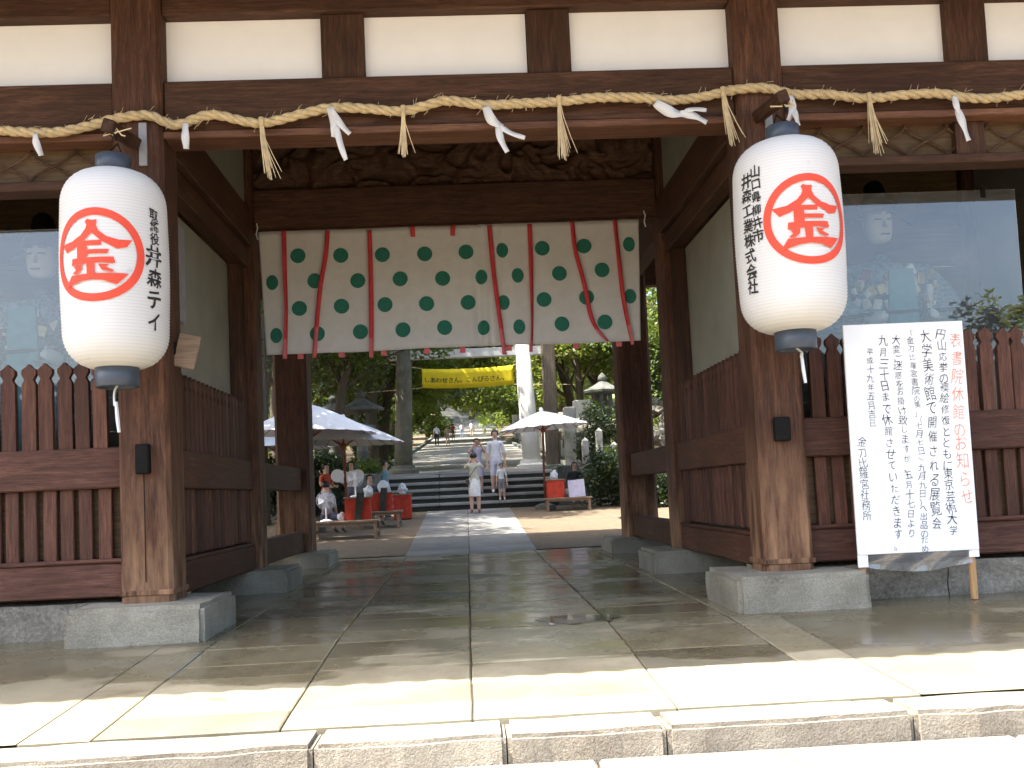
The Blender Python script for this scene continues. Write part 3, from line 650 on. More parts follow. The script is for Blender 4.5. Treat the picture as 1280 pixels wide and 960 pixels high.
# ------------------------------------------------------------------ curtain with green crests and red ribbons
cur = thing('gate_curtain', 'white cloth curtain with green round crests hung across the passage', 'curtain', (0, 0, 0))
def cw(x, z):                                                          # cloth surface depth
    k = (3.91-z)/1.48; f = .018*math.sin(x*5.1+.4*z)+.010*math.sin(x*11.7+1.3+z)+(.03*math.exp(-((x-.33)/.22)**2)*math.sin(x*38))
    return 3.245+f*(.35+.65*k)-.03*k
def cpt(u, v, d=0.0):
    x = (-2.35+4.53*u)+(.055*(1-u)-.065*u)*v; z = 3.905-v*(1.47+.006*math.sin(u*9)); return (x, cw(x, z)+d, z)
cl = MB().sheet(cpt, 220, 24).build('cloth', 'cloth', cur, True, False); m_ = cl.modifiers.new('thickness', 'SOLIDIFY'); m_.thickness = .004; m_.offset = 1
dots = [(-1.89,3.61),(-1.39,3.6),(-.9,3.59),(-.4,3.58),(.09,3.59),(.52,3.59),(1.0,3.6),(1.5,3.61),(2.04,3.61),(-2.2,3.3),(-1.7,3.3),(-1.2,3.29),(-.7,3.29),(-.2,3.28),(.26,3.28),(.69,3.28),(1.19,3.29),(1.7,3.31),(-1.89,2.98),(-1.4,2.99),(-.89,2.99),(-.4,2.98),(.09,2.98),(.51,2.96),(.99,2.98),(1.5,2.99),(2.02,2.98),(-2.17,2.67),(-1.69,2.67),(-1.19,2.68),(-.69,2.68),(-.2,2.69),(.26,2.67),(.68,2.66),(1.19,2.68),(1.7,2.68)]
for x, z in dots:
    z -= .012; mb = MB(); rings = [(0, .0), (.03, .0), (.045, .002), (.06, .0), (.072, .002), (.089, 0)]; v = []; f = []; n = 24
    sq = .80 if (.2 < x < .75 or x < -2.1 or x > 1.95) else 1
    for r, h in rings[1:]:
        for k in range(n): a = 2*PI*k/n; X_, Z_ = x+r*sq*math.cos(a), z+r*math.sin(a); v.append((X_, cw(X_, Z_)-.012-h, Z_))
    f.append(tuple(range(n)))
    for i in range(len(rings)-2):
        for k in range(n): f.append((i*n+k, i*n+(k+1) % n, (i+1)*n+(k+1) % n, (i+1)*n+k))
    MB().add(v, f).build('crest', 'crest', cl, False, False)
rib = [[(-2.04,3.9),(-2.04,3.39),(-2.04,2.89),(-2.07,2.37)],[(-1.53,3.88),(-1.56,3.57),(-1.64,3.14),(-1.73,2.37)],[(-1.04,3.87),(-1.04,3.36),(-1.05,2.86),(-1.07,2.35)],[(-.53,3.895),(-.53,3.85),(-.53,3.77)],[(-.05,3.895),(-.055,3.85),(-.06,3.77)],[(.38,3.88),(.40,3.4),(.43,2.99),(.49,2.32)],[(.86,3.88),(.85,3.28),(.83,2.67),(.80,2.34)],[(1.37,3.89),(1.39,3.54),(1.47,3.15),(1.55,2.68),(1.71,2.43)],[(1.88,3.9),(1.9,3.44),(1.93,2.91),(2.01,2.38)]]
for q, pts in enumerate(rib):
    c = spline([(x, 0, z) for x, z in pts], 10); v = []; n = len(c)
    for i, p in enumerate(c):
        t = i/(n-1); tw = (.35+1.2*t*math.sin(q*2.3+1))*math.sin(t*3+q) if n > 24 else .1
        wd = .052; sx_ = math.cos(tw)*wd/2; sy = math.sin(tw)*wd/2; y = cw(p.x, p.z)-.045-.02*math.sin(PI*t)
        v += [(p.x-sx_, y-sy, p.z), (p.x+sx_, y+sy, p.z)]
    rb = MB().add(v, [(2*i, 2*i+1, 2*i+3, 2*i+2) for i in range(n-1)]).build('ribbon', 'ribbon', cur, True, False)
    rb.data.materials.append(MT['ribbon2'])
    for i, pl in enumerate(rb.data.polygons):
        if i > (n-1)*.82 and n > 24: pl.material_index = 1
    m_ = rb.modifiers.new('thickness', 'SOLIDIFY'); m_.thickness = .003
for x in (-1.9, -1.42, -.93, -.42, .0, .55, 1.35, 1.86):               # ends of the ribbons on the far side of the cloth
    MB().box(x-.034, x+.034, cw(x, 2.45)+.03, cw(x, 2.45)+.034, 2.375, 2.75).build('ribbon_end', 'ribbon2', cur)
MB().tube([(-2.41, 3.26, 3.915), (2.41, 3.26, 3.925)], .016, 8).build('rod', 'wx', cur)
for x in (-2.36, 2.24): MB().tube([(x, 3.22, 4.0), (x+.012, 3.20, 3.94), (x-.005, 3.20, 3.86), (x+.012, 3.21, 3.8)], .008, 5).build('tie_cord', 'shide', cur)

# ------------------------------------------------------------------ notice board
nb = thing('notice_board', 'white handwritten notice board with red heading standing before the fence', 'sign', (3.585, -.40, gz(-.4)))
NB = nb.location; bw, b0, b1 = .497, .40, 2.262
npan = MB().box(-bw, bw, -.012, .012, b0, b1, .003).build('panel', 'board', nb)
for s_ in (-1, 1):
    MB().box(s_*(bw-.045)-.022, s_*(bw-.045)+.022, .014, .055, 0, b1-.05, .004).build('leg', 'pale_wood', nb)
    MB().box(s_*(bw-.04)-.04, s_*(bw-.04)+.04, -.006, .013, b0-.06 if s_ > 0 else b0-.10, b0+.02, .002).build('paper_flap', 'board', nb)
def film(u, v):
    x = -bw+.06+(2*bw-.12)*u; z = b0-.002-v*(.10+.05*math.sin(PI*u)); return (x, -.008+.02*math.sin(u*14+v*3)*v+.02*v, z)
fl = MB().sheet(film, 24, 4).build('plastic_film', 'film', nb, True, False)
def bplace(u, v): return (-bw+u*2*bw, -.0155, b1-v)
Hb = b1-b0
cols = [('表書院休館のお知らせ', .925, .05, .112, 'rink', 1.28), ('円山応挙の襖絵修復とともに東京芸術大学', .80, .03, .080, 'ink', 1.12), ('大学美術館で開催される展覧会', .675, .035, .088, 'ink', 1.30), ('「金刀比羅宮書院の美」（七月七日～九月九日）へ出品のため、', .562, .03, .066, 'ink', 1.02), ('大変ご迷惑をお掛け致しますが、五月十七日より', .445, .05, .072, 'ink', 1.06), ('九月三十日まで休館させていただきます。', .325, .05, .078, 'ink', 1.16), ('平成十九年五月吉日', .20, .10, .066, 'ink', 1.08), ('金刀比羅宮社務所', .10, .49, .072, 'ink', 1.16)]
for txt, fx, fy, sz, mt, sq_ in cols:
    mb = MB(); write(mb, txt, (0, 0), sz, lambda u, v: (-bw+fx*2*bw+u, -.0155, b1-fy*Hb-sz*.6+v), -.010 if sz < .075 else -.008, .16, squash=sq_)
    for i in range(len(mb.v)):
        x, y, z = mb.v[i]; mb.v[i] = (x+.012*math.sin((b1-z)*3+fx*9), y, z)
    mb.build('lettering', mt, npan)

# ------------------------------------------------------------------ glass screens and guardian figures in the niches
def skin_mesh(name, verts, edges, radii, sub=2, root=0):
    me = bpy.data.meshes.new(name); me.from_pydata(verts, edges, []); o = bpy.data.objects.new(name, me); COL.objects.link(o)
    sm = o.modifiers.new('skin', 'SKIN'); sm.use_smooth_shade = True
    for i, r in enumerate(radii):
        d = me.skin_vertices[0].data[i]; d.radius = r if isinstance(r, tuple) else (r, r); d.use_root = (i == root)
    ss = o.modifiers.new('sub', 'SUBSURF'); ss.levels = ss.render_levels = sub
    dg = bpy.context.evaluated_depsgraph_get(); dg.update(); out = bpy.data.meshes.new_from_object(o.evaluated_get(dg)); out.name = name
    bpy.data.objects.remove(o); bpy.data.meshes.remove(me); return out
MT['robe'] = plain('guardian_robe', (.15, .19, .19), .6, 26, .7, .3); MT['white_face'] = plain('figure_face', (.66, .62, .56), .5, 5, .05, .05)
MT['gold'] = plain('gold_trim', (.42, .30, .08), .4, 20, .3, .1, metal=.3); MT['teal'] = plain('teal_silk', (.05, .20, .20), .6, 12, .25, .1)
MT['black'] = plain('black_lacquer', (.008, .008, .009), .4, 8, .2, .05); MT['crimson'] = plain('crimson_silk', (.22, .03, .03), .6, 10, .2, .1); MT['cream'] = plain('cream_silk', (.55, .50, .38), .6, 12, .2, .1)
def guardian(sx, label):
    t = thing('guardian_figure', label, 'statue', (4.40 if sx > 0 else -4.20, 1.75, 1.25 if sx > 0 else 1.19), 0, 'seated guardian figures in the niches')
    # seated body: hips, chest, wide sleeves, knees apart
    V = [(0, .05, .55), (0, .02, .95), (0, 0, 1.35), (0, 0, 1.62), (0, 0, 1.78), (-.42, 0, 1.45), (-.62, -.12, 1.1), (-.35, -.38, .95), (.42, 0, 1.45), (.62, -.12, 1.1), (.35, -.38, .95), (-.5, -.3, .5), (-.42, -.45, .1), (.5, -.3, .5), (.42, -.45, .1)]
    E_ = [(0, 1), (1, 2), (2, 3), (3, 4), (2, 5), (5, 6), (6, 7), (2, 8), (8, 9), (9, 10), (0, 11), (11, 12), (0, 13), (13, 14)]
    R_ = [(.46, .34), (.38, .30), (.36, .26), .13, .11, .24, .26, .20, .24, .26, .20, .26, .2, .26, .2]
    rb_ = link('robed_body', skin_mesh('robed_body', V, E_, R_), 'robe', t)
    head = skin_mesh('head', [(0, -.02, 1.86), (0, -.05, 1.98), (0, -.03, 2.16), (0, -.02, 2.26)], [(0, 1), (1, 2), (2, 3)], [(.12, .12), (.155, .15), (.16, .16), (.12, .12)])
    h = link('head', head, 'white_face', t)
    mb = MB()
    for e in (-1, 1): mb.box(e*.065-.035, e*.065+.035, -.215, -.19, 2.085, 2.097); mb.box(e*.065-.04, e*.065+.04, -.21, -.18, 2.15, 2.16)
    mb.box(-.045, .045, -.215, -.19, 1.93, 1.942); mb.build('features', 'black', h)
    MB().add([(-.025, -.19, 2.0), (.025, -.19, 2.0), (0, -.245, 2.01), (0, -.185, 2.11)], [(0, 1, 2), (1, 3, 2), (0, 2, 3), (0, 3, 1)]).build('nose', 'white_face', h)
    MB().lathe([(.20, 2.18), (.215, 2.22), (.20, 2.27), (.13, 2.36), (.10, 2.50), (.05, 2.55)], 20).build('cap', 'black', t, True)
    for e in (-1, 1):                                                  # fan-shaped side pieces of the cap
        pts = [(e*.17, 2.2)]+[(e*(.17+.28*math.cos(a)), 2.2+.28*math.sin(a)) for a in (-.6, -.2, .2, .6, 1.0)]
        MB().prism(pts, -.03, -.015, 'y').build('cap_fan', 'black', t)
    for k in range(9):                                                 # arrows behind the shoulder
        a = .25+.07*k; b = Vector((-sx*.30, .22, 1.2)); d = Vector((-sx*math.cos(a)*.9*(.4+.1*k), .05, 1.25)).normalized()
        q = b+d*(.95-.02*k); MB().tube([b, q], .008, 5).build('arrow', 'bamboo', t)
        MB().tube([q-d*.2, q], [.028, .02], 4).build('fletching', 'black' if k % 2 else 'cream', t)
    MB().tube([(-.75, -.45, 1.02), (-.2, -.52, 1.06), (1.15, -.40, 1.10)], .02, 6).build('long_bow', 'metal', t)
    for e in (-1, 1): link('hand', skin_mesh('hand', [(e*.33, -.42, .97), (e*.28, -.55, 1.03), (e*.22, -.57, 1.07), (e*.26, -.60, 1.0), (e*.2, -.6, 1.02)], [(0, 1), (1, 2), (1, 3), (3, 4)], [.07, .075, .035, .04, .03], 1), 'white_face', t)
    for k in range(130):                                                # brocade scales and tassels of the armour
        a = random.uniform(-1.2, 1.2); z = random.uniform(.25, 1.5); w = .5 if z < .8 else .42
        x, y = w*math.sin(a)*1.25, -.36*math.cos(a)-.09; s_ = random.uniform(.018, .045)
        M = Matrix.Translation((x, y, z)) @ Matrix.Rotation(a, 4, 'Z') @ Matrix.Rotation(random.uniform(-.6, .6), 4, 'Y')
        MB().box(-s_, s_, -.02, .02, -s_*1.3, s_*1.3, .008, M).build('brocade_scale', random.choice(['gold', 'teal', 'crimson', 'cream', 'black', 'cream', 'cream', 'white_face']), rb_)
    MB().prism([(-.12, 1.5), (.12, 1.5), (.2, .1), (-.2, .1)], -.50, -.46, 'y').build('sash', 'teal', t)
    MB().lathe([(.045, -.01), (.07, 0), (.045, .01), (.03, 0)], 16, (.18, -.56, .95)).build('medallion', 'gold', t)
    MB().box(-.75, .75, -.55, .5, -.62, .02, .03).build('seat', 'crimson', t); MB().box(-.95, .95, -.7, .7, -1.24 if sx > 0 else -1.17, -.62, .03).build('dais', 'carve', t)
    return t
guardian(-1, 'seated guardian figure with white face behind the left glass'); guardian(1, 'seated guardian figure with bow behind the right glass')
for sx, x0, x1, lb in ((-1, -5.3, -3.05, 'bluish glass screen behind the left picket fence'), (1, 3.05, 5.16, 'bluish glass screen behind the right picket fence')):
    g = thing('glass_screen', lb, 'glass', ((x0+x1)/2, .5, .02), 0, 'glass screens of the niches'); hw = (x1-x0)/2
    MB().box(-hw, hw, -.004, .004, .06, 3.27 if sx > 0 else 3.19).build('pane', 'glass', g)
    MB().box(-hw, hw, -.03, .03, 0, .058, .006).build('bottom_rail', 'wx', g)
    for k, e in enumerate((-1, 1)): MB().box(e*(hw-.3)-.02, e*(hw-.3)+.02, -.012, .012, 3.2, 3.30, .003).build('clip', 'metal', g)
def leafy(mb, c, n, spread, size, up=.0):
    for _ in range(n):
        p = Vector((random.gauss(0, spread[0]), random.gauss(0, spread[1]), random.gauss(0, spread[2])))+Vector(c)
        d = Vector((random.gauss(0, 1), random.gauss(0, 1), random.gauss(up, .7))).normalized(); s_ = d.orthogonal().normalized(); l = size*random.uniform(.6, 1.3)
        mb.add([p, p+d*l*.5+s_*l*.2, p+d*l, p+d*l*.5-s_*l*.2], [(0, 1, 2, 3)])
sp = thing('potted_fern', 'yellow-green fern behind the fence at the far right', 'plant', (4.9, .28, .02)); mb = MB()
for k in range(9):
    a = random.uniform(0, 2*PI); L = random.uniform(.3, .6); c = [Vector((0, 0, 1.75)), Vector((math.cos(a)*L*.5, math.sin(a)*.06, 2.15+random.uniform(-.1, .1))), Vector((math.cos(a)*L, math.sin(a)*.1, 2.1+random.uniform(-.15, .12)))]
    c = spline(c, 6)
    for i, p in enumerate(c):
        for e in (-1, 1): leafy(mb, p+Vector((0, 0, e*.02)), 2, (.012, .01, .02), .07)
mb.build('fronds', 'leafY', sp, False, False); MB().tube([(0, 0, .3), (0, 0, 1.8)], .02, 6).build('stem', 'bark', sp); MB().lathe([(.10, 0), (.14, .05), (.16, .3), (.14, .32)], 16).build('pot', 'gstone', sp)

# plaque and small board on the left passage wall
pq = thing('wall_plaque', 'narrow pale plaque on the left wall beside the lantern', 'plaque', (-2.632, 1.03, 2.90))
MB().box(-.025, .01, -.13, .13, -.46, .46, .004).build('board', 'grey', pq)
wb = thing('side_board', 'short weathered board jutting out behind the left lantern', 'board', (-2.36, .0, 2.02))
MB().box(-.02, .16, -.02, .02, -.15, .13, .006, Matrix.Rotation(.25, 4, 'Y')).build('plank', 'grey_wood', wb)
MB().box(-.06, -.021, -.03, .03, -.05, .05, .004).build('fixing', 'metal', wb)

# ================================================================== BEYOND THE GATE
# steps
st = struct(bpy.data.objects.new('stone_steps', None)); COL.objects.link(st)
for k in range(5):
    z0 = .33+k*.19; y0 = 17.0+k*.31
    xs = [-2.3, -.75, .8, 2.35]
    for a, b in zip(xs, xs[1:]):
        MB().box(a+.005, b-.005, y0, y0+.43 if k < 4 else y0+.9, z0+.11, z0+.19, .012).build('tread_stone', 'tread', st)
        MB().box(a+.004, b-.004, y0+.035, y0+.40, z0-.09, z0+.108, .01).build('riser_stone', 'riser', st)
for s_, x in ((-1, -2.62), (1, 2.66)):
    MB().box(x-.30, x+.30, 17.05, 18.6, .1, 1.36, .03).build('cheek_stone', 'gstone', st)
for a, b in ((-14, -2.93), (2.97, 14)):
    w = MB(); w.box(a, b, 18.0, 18.3, .0, 1.30, .02); o = tag(w.build('retaining_wall', 'gstone'), 'low mossy stone retaining wall %s of the steps' % ('left' if a < 0 else 'right'), 'wall')
ys = [18.25, 20, 22, 26, 30, 37, 45, 54, 64, 75, 86, 95, 105]
ground_sheet('upper_path', -3.4, 3.6, ys, uz, 'gravel', 8, .0)
ground_sheet('upper_path_flagstones', -.9, 1.1, ys, uz, 'drypath', 2, .012)
fs = struct(bpy.data.objects.new('far_steps', None)); COL.objects.link(fs)
for k in range(22): MB().box(-3.6, 3.8, 100+k*1.0, 101.05+k*1.0, uz(100+k*1.0)-.4, uz(100+k*1.0)+.22, .02).build('step', 'step', fs)
for s_ in (-1, 1):
    kb = struct(bpy.data.objects.new('path_kerb', None)); COL.objects.link(kb); x = -3.3 if s_ < 0 else 3.45
    for a, b in zip(ys[:-2], ys[1:-1]):
        za, zb = uz(a), uz(b); MB().add([(x-.12, a, za-.1), (x+.12, a, za-.1), (x+.12, b, zb-.1), (x-.12, b, zb-.1), (x-.12, a, za+.16), (x+.12, a, za+.16), (x+.12, b, zb+.16), (x-.12, b, zb+.16)], [(3, 2, 1, 0), (4, 5, 6, 7), (0, 1, 5, 4), (1, 2, 6, 5), (2, 3, 7, 6), (3, 0, 4, 7)]).build('kerb_stone', 'gstone', kb)

# torii of pale stone
to = thing('stone_torii', 'pale stone torii standing over the path beyond the steps', 'torii', (.05, 22.5, uz(22.5)))
for e in (-1, 1):
    MB().tube([(e*2.05, 0, -.05), (e*2.0, 0, 1.2), (e*1.86, 0, 4.55)], [.29, .28, .235], 24).build('pillar', 'wstone' if e > 0 else 'shademoss', to, True)
    MB().lathe([(.5, -.05), (.5, .10), (.40, .16), (.38, .26)], 28, (e*2.05, 0, 0)).build('pillar_base', 'wstone' if e > 0 else 'shademoss', to)
MB().box(-2.5, 2.5, -.13, .13, 3.62, 3.9, .02).build('tie_beam', 'wstone', to)
def kasagi(u, v): return (-3.0+6*u, 0, 0)
c = [(-3.1+6.2*i/12, 4.45+.16*abs(i/6-1)**2.2) for i in range(13)]
mb = MB(); 
for i in range(12):
    (xa, za), (xb, zb) = c[i], c[i+1]; mb.add([(xa, -.2, za), (xb, -.2, zb), (xb, .2, zb), (xa, .2, za), (xa, -.2, za+.42), (xb, -.2, zb+.42), (xb, .2, zb+.42), (xa, .2, za+.42)], [(3, 2, 1, 0), (4, 5, 6, 7), (0, 1, 5, 4), (2, 3, 7, 6)])
mb.build('lintel', 'wstone', to)
pst = thing('tall_wooden_post', 'tall dark square wooden post right of the pale pillar', 'post', (2.50, 19.6, uz(19.6)))
MB().box(-.19, .19, -.19, .19, 0, 5.2, .03).build('shaft', 'bark', pst); MB().box(-.28, .28, -.28, .28, -.05, .12, .03).build('foot', 'gstone', pst); MB().box(-.24, .24, -.24, .24, 5.2, 5.3, .02).build('cap', 'wz', pst)
pp = tag(MB().box(2.82, 3.16, 19.0, 19.34, uz(19)-.05, uz(19)+1.75, .03).build('granite_pillar', 'midstone'), 'square granite pillar behind the right umbrella pole', 'pillar')

# donor stones along the right edge of the avenue
k = 0; y = 23.5; tall = ['nearest', 'second', 'third', 'fourth', 'fifth', 'sixth', 'seventh', 'eighth', 'ninth', 'tenth', 'eleventh', 'twelfth', 'thirteenth', 'fourteenth', 'fifteenth', 'sixteenth']
while k < 16:
    h = random.uniform(1.7, 2.3); t = thing('donor_stone', 'upright pale donor stone lining the right side of the avenue, %s from the steps' % tall[k], 'stone post', (3.75+.006*y, y, uz(y)-.05), random.uniform(-.05, .05), 'donor stones along the avenue')
    w = random.uniform(.2, .3); MB().box(-w, w, -.16, .16, .3, h, .03).build('slab', 'midstone' if k % 3 else 'wstone', t); MB().box(-w-.1, w+.1, -.28, .28, -.2, .30, .03).build('base', 'gstone', t); y += 1.6+k*.22; k += 1
for i, (x, y, h) in enumerate(((3.15, 17.0, 1.65), (3.55, 17.15, 1.9), (3.9, 16.9, 1.5), (4.4, 17.3, 1.75), (4.85, 17.1, 1.6))):
    t = thing('fence_stone', 'slim stone fence post on the right beyond the hedge, %s from the umbrella' % tall[i], 'stone post', (x, y+.2, gz(17)), 0, 'slim stone posts behind the hedge')
    MB().box(-.09, .09, -.09, .09, -.1, h, .02).build('shaft', 'midstone', t); MB().add([(-.09, -.09, h+.001), (.09, -.09, h+.001), (.09, .09, h+.001), (-.09, .09, h+.001), (0, 0, h+.1)], [(0, 1, 4), (1, 2, 4), (2, 3, 4), (3, 0, 4)]).build('tip', 'midstone', t)

# stone lanterns
def stone_lantern(x, y, z, s_, label):
    t = thing('stone_lantern', label, 'stone lantern', (x, y, z), random.uniform(0, .5), 'stone lanterns beside the path'); t.scale = (s_,)*3
    MB().lathe([(.42, 0), (.42, .12), (.34, .2), (.2, .26)], 6).build('base', 'gstone', t)
    MB().lathe([(.15, .26), (.14, .6), (.17, .64), (.14, .68), (.14, 1.1)], 16).build('shaft', 'gstone', t, True)
    MB().lathe([(.14, 1.1), (.36, 1.24), (.36, 1.32)], 6).build('platform', 'gstone', t)
    for k in range(4):
        a = PI/4+k*PI/2; cx, cy = .2*math.cos(a), .2*math.sin(a); MB().box(cx-.045, cx+.045, cy-.045, cy+.045, 1.32, 1.66).build('corner_post', 'gstone', t)
    MB().lathe([(.24, 1.66), (.58, 1.70), (.60, 1.76), (.3, 1.9), (.1, 2.02)], 6).build('roof', 'gstone', t)
    MB().lathe([(.08, 2.02), (.13, 2.10), (.1, 2.18), (.01, 2.27)], 12).build('finial', 'gstone', t, True)
stone_lantern(-3.05, 20.5, uz(20.5), 1.15, 'mossy stone lantern in the shade left of the path')
stone_lantern(-4.35, 24, uz(24), 1.2, 'mossy stone lantern further back among the trees on the left')
stone_lantern(4.05, 19.6, uz(19.6)+.35, 1.05, 'stone lantern on the rocks right of the path')
# heap of garden rocks on the right
rk = thing('rock_mound', 'mound of weathered garden rocks behind the hedge on the right', 'rocks', (5.1, 20.5, uz(20)))
def rockmesh(seed):
    bm = bmesh.new(); bmesh.ops.create_icosphere(bm, subdivisions=2, radius=1); o = Vector((seed*7.3, seed*2.1, seed))
    for v in bm.verts: v.co *= 1+.35*noise.noise(v.co*1.2+o)+.15*noise.noise(v.co*3+o); v.co.z *= .75
    me = bpy.data.meshes.new('rock'); bm.to_mesh(me); bm.free(); me.materials.append(MT['rock']); return me
RK = [rockmesh(i) for i in range(6)]
for i in range(60):
    x, y = random.uniform(-2.2, 2.6), random.uniform(-1.6, 2.6); s_ = random.uniform(.18, .40)
    o = bpy.data.objects.new('rock', RK[i % 6]); COL.objects.link(o); o.parent = rk; o.location = (x, y, max(.1, (y+1.7)*.5-.1+random.uniform(-.15, .15))); o.scale = (s_*random.uniform(.8, 1.5), s_, s_*random.uniform(.7, 1.1)); o.rotation_euler = (random.uniform(-.4, .4), random.uniform(-.4, .4), random.uniform(0, 6))

# ------------------------------------------------------------------ foliage
def leaf_cloud(centers, n, size, flat=.75, seed=0):
    rg = np.random.default_rng(seed); C = np.array([c[:3] for c in centers]); Rr = np.array([c[3] for c in centers])
    w = Rr**2; idx = rg.choice(len(C), n, p=w/w.sum())
    d = rg.normal(size=(n, 3)); d /= np.linalg.norm(d, axis=1, keepdims=True); r = rg.random(n)**.45
    P = C[idx]+d*(Rr[idx]*r)[:, None]*np.array([1, 1, flat])
    a = rg.normal(size=(n, 3)); a[:, 2] = a[:, 2]*.6-.25; a /= np.linalg.norm(a, axis=1, keepdims=True)
    b = np.cross(a, rg.normal(size=(n, 3))); b /= np.linalg.norm(b, axis=1, keepdims=True); L = size*(.6+.8*rg.random(n))[:, None]
    v = np.stack([P, P+a*L*.5+b*L*.3, P+a*L, P+a*L*.5-b*L*.3], 1).reshape(-1, 3)
    me = bpy.data.meshes.new('leaves'); me.vertices.add(4*n); me.vertices.foreach_set('co', v.ravel().astype(np.float32))
    me.loops.add(4*n); me.loops.foreach_set('vertex_index', np.arange(4*n, dtype=np.int32)); me.polygons.add(n)
    me.polygons.foreach_set('loop_start', np.arange(0, 4*n, 4, dtype=np.int32)); me.polygons.foreach_set('loop_total', np.full(n, 4, np.int32)); me.update(); me.validate(); return me
def tree(x, y, z, h, r, base, lean, leaf, n, size, label, seed, tr=.22, clumps=16, group='trees along the avenue', flat=.7, over=0):
    t = thing('leafy_tree', label, 'tree', (x, y, z), 0, group); R = random.Random(seed)
    top = Vector((lean[0], lean[1], h*.78)); c = spline([(0, 0, -.3), (lean[0]*.1+R.uniform(-.1, .1), lean[1]*.1, h*.28), (lean[0]*.45+R.uniform(-.2, .2), lean[1]*.5, h*.52), top], 5)
    MB().tube(c, [tr*(1.15-.85*i/(len(c)-1)) for i in range(len(c))], 10).build('trunk', 'bark', t, True)
    cen = []
    for k in range(clumps):
        a = 2*PI*k/clumps*2.4+R.uniform(-.4, .4); q = R.random()**.6; zz = base+(h-base)*(.08+.92*R.random()); lim = r*math.sqrt(max(.15, 1-((zz-base)/(h-base)*1.05-.25)**2))
        p = Vector((lean[0]*zz/h+math.cos(a)*lim*q, lean[1]*zz/h+math.sin(a)*lim*q, zz)); cen.append((p.x, p.y, p.z, r*R.uniform(.24, .44)))
        if k % 2 == 0:
            s0 = c[min(len(c)-1, max(3, int(len(c)*min(.9, zz/h*.75))))]; m = (s0+p)*.5+Vector((0, 0, .25))
            MB().tube(spline([s0, m, p], 4), [tr*.34*(1-.8*i/8) for i in range(9)], 6).build('limb', 'bark', t, True)
    me = leaf_cloud(cen, n, size, flat, seed); me.materials.append(MT[leaf]); o = link('crown', me, None, t)
    return t
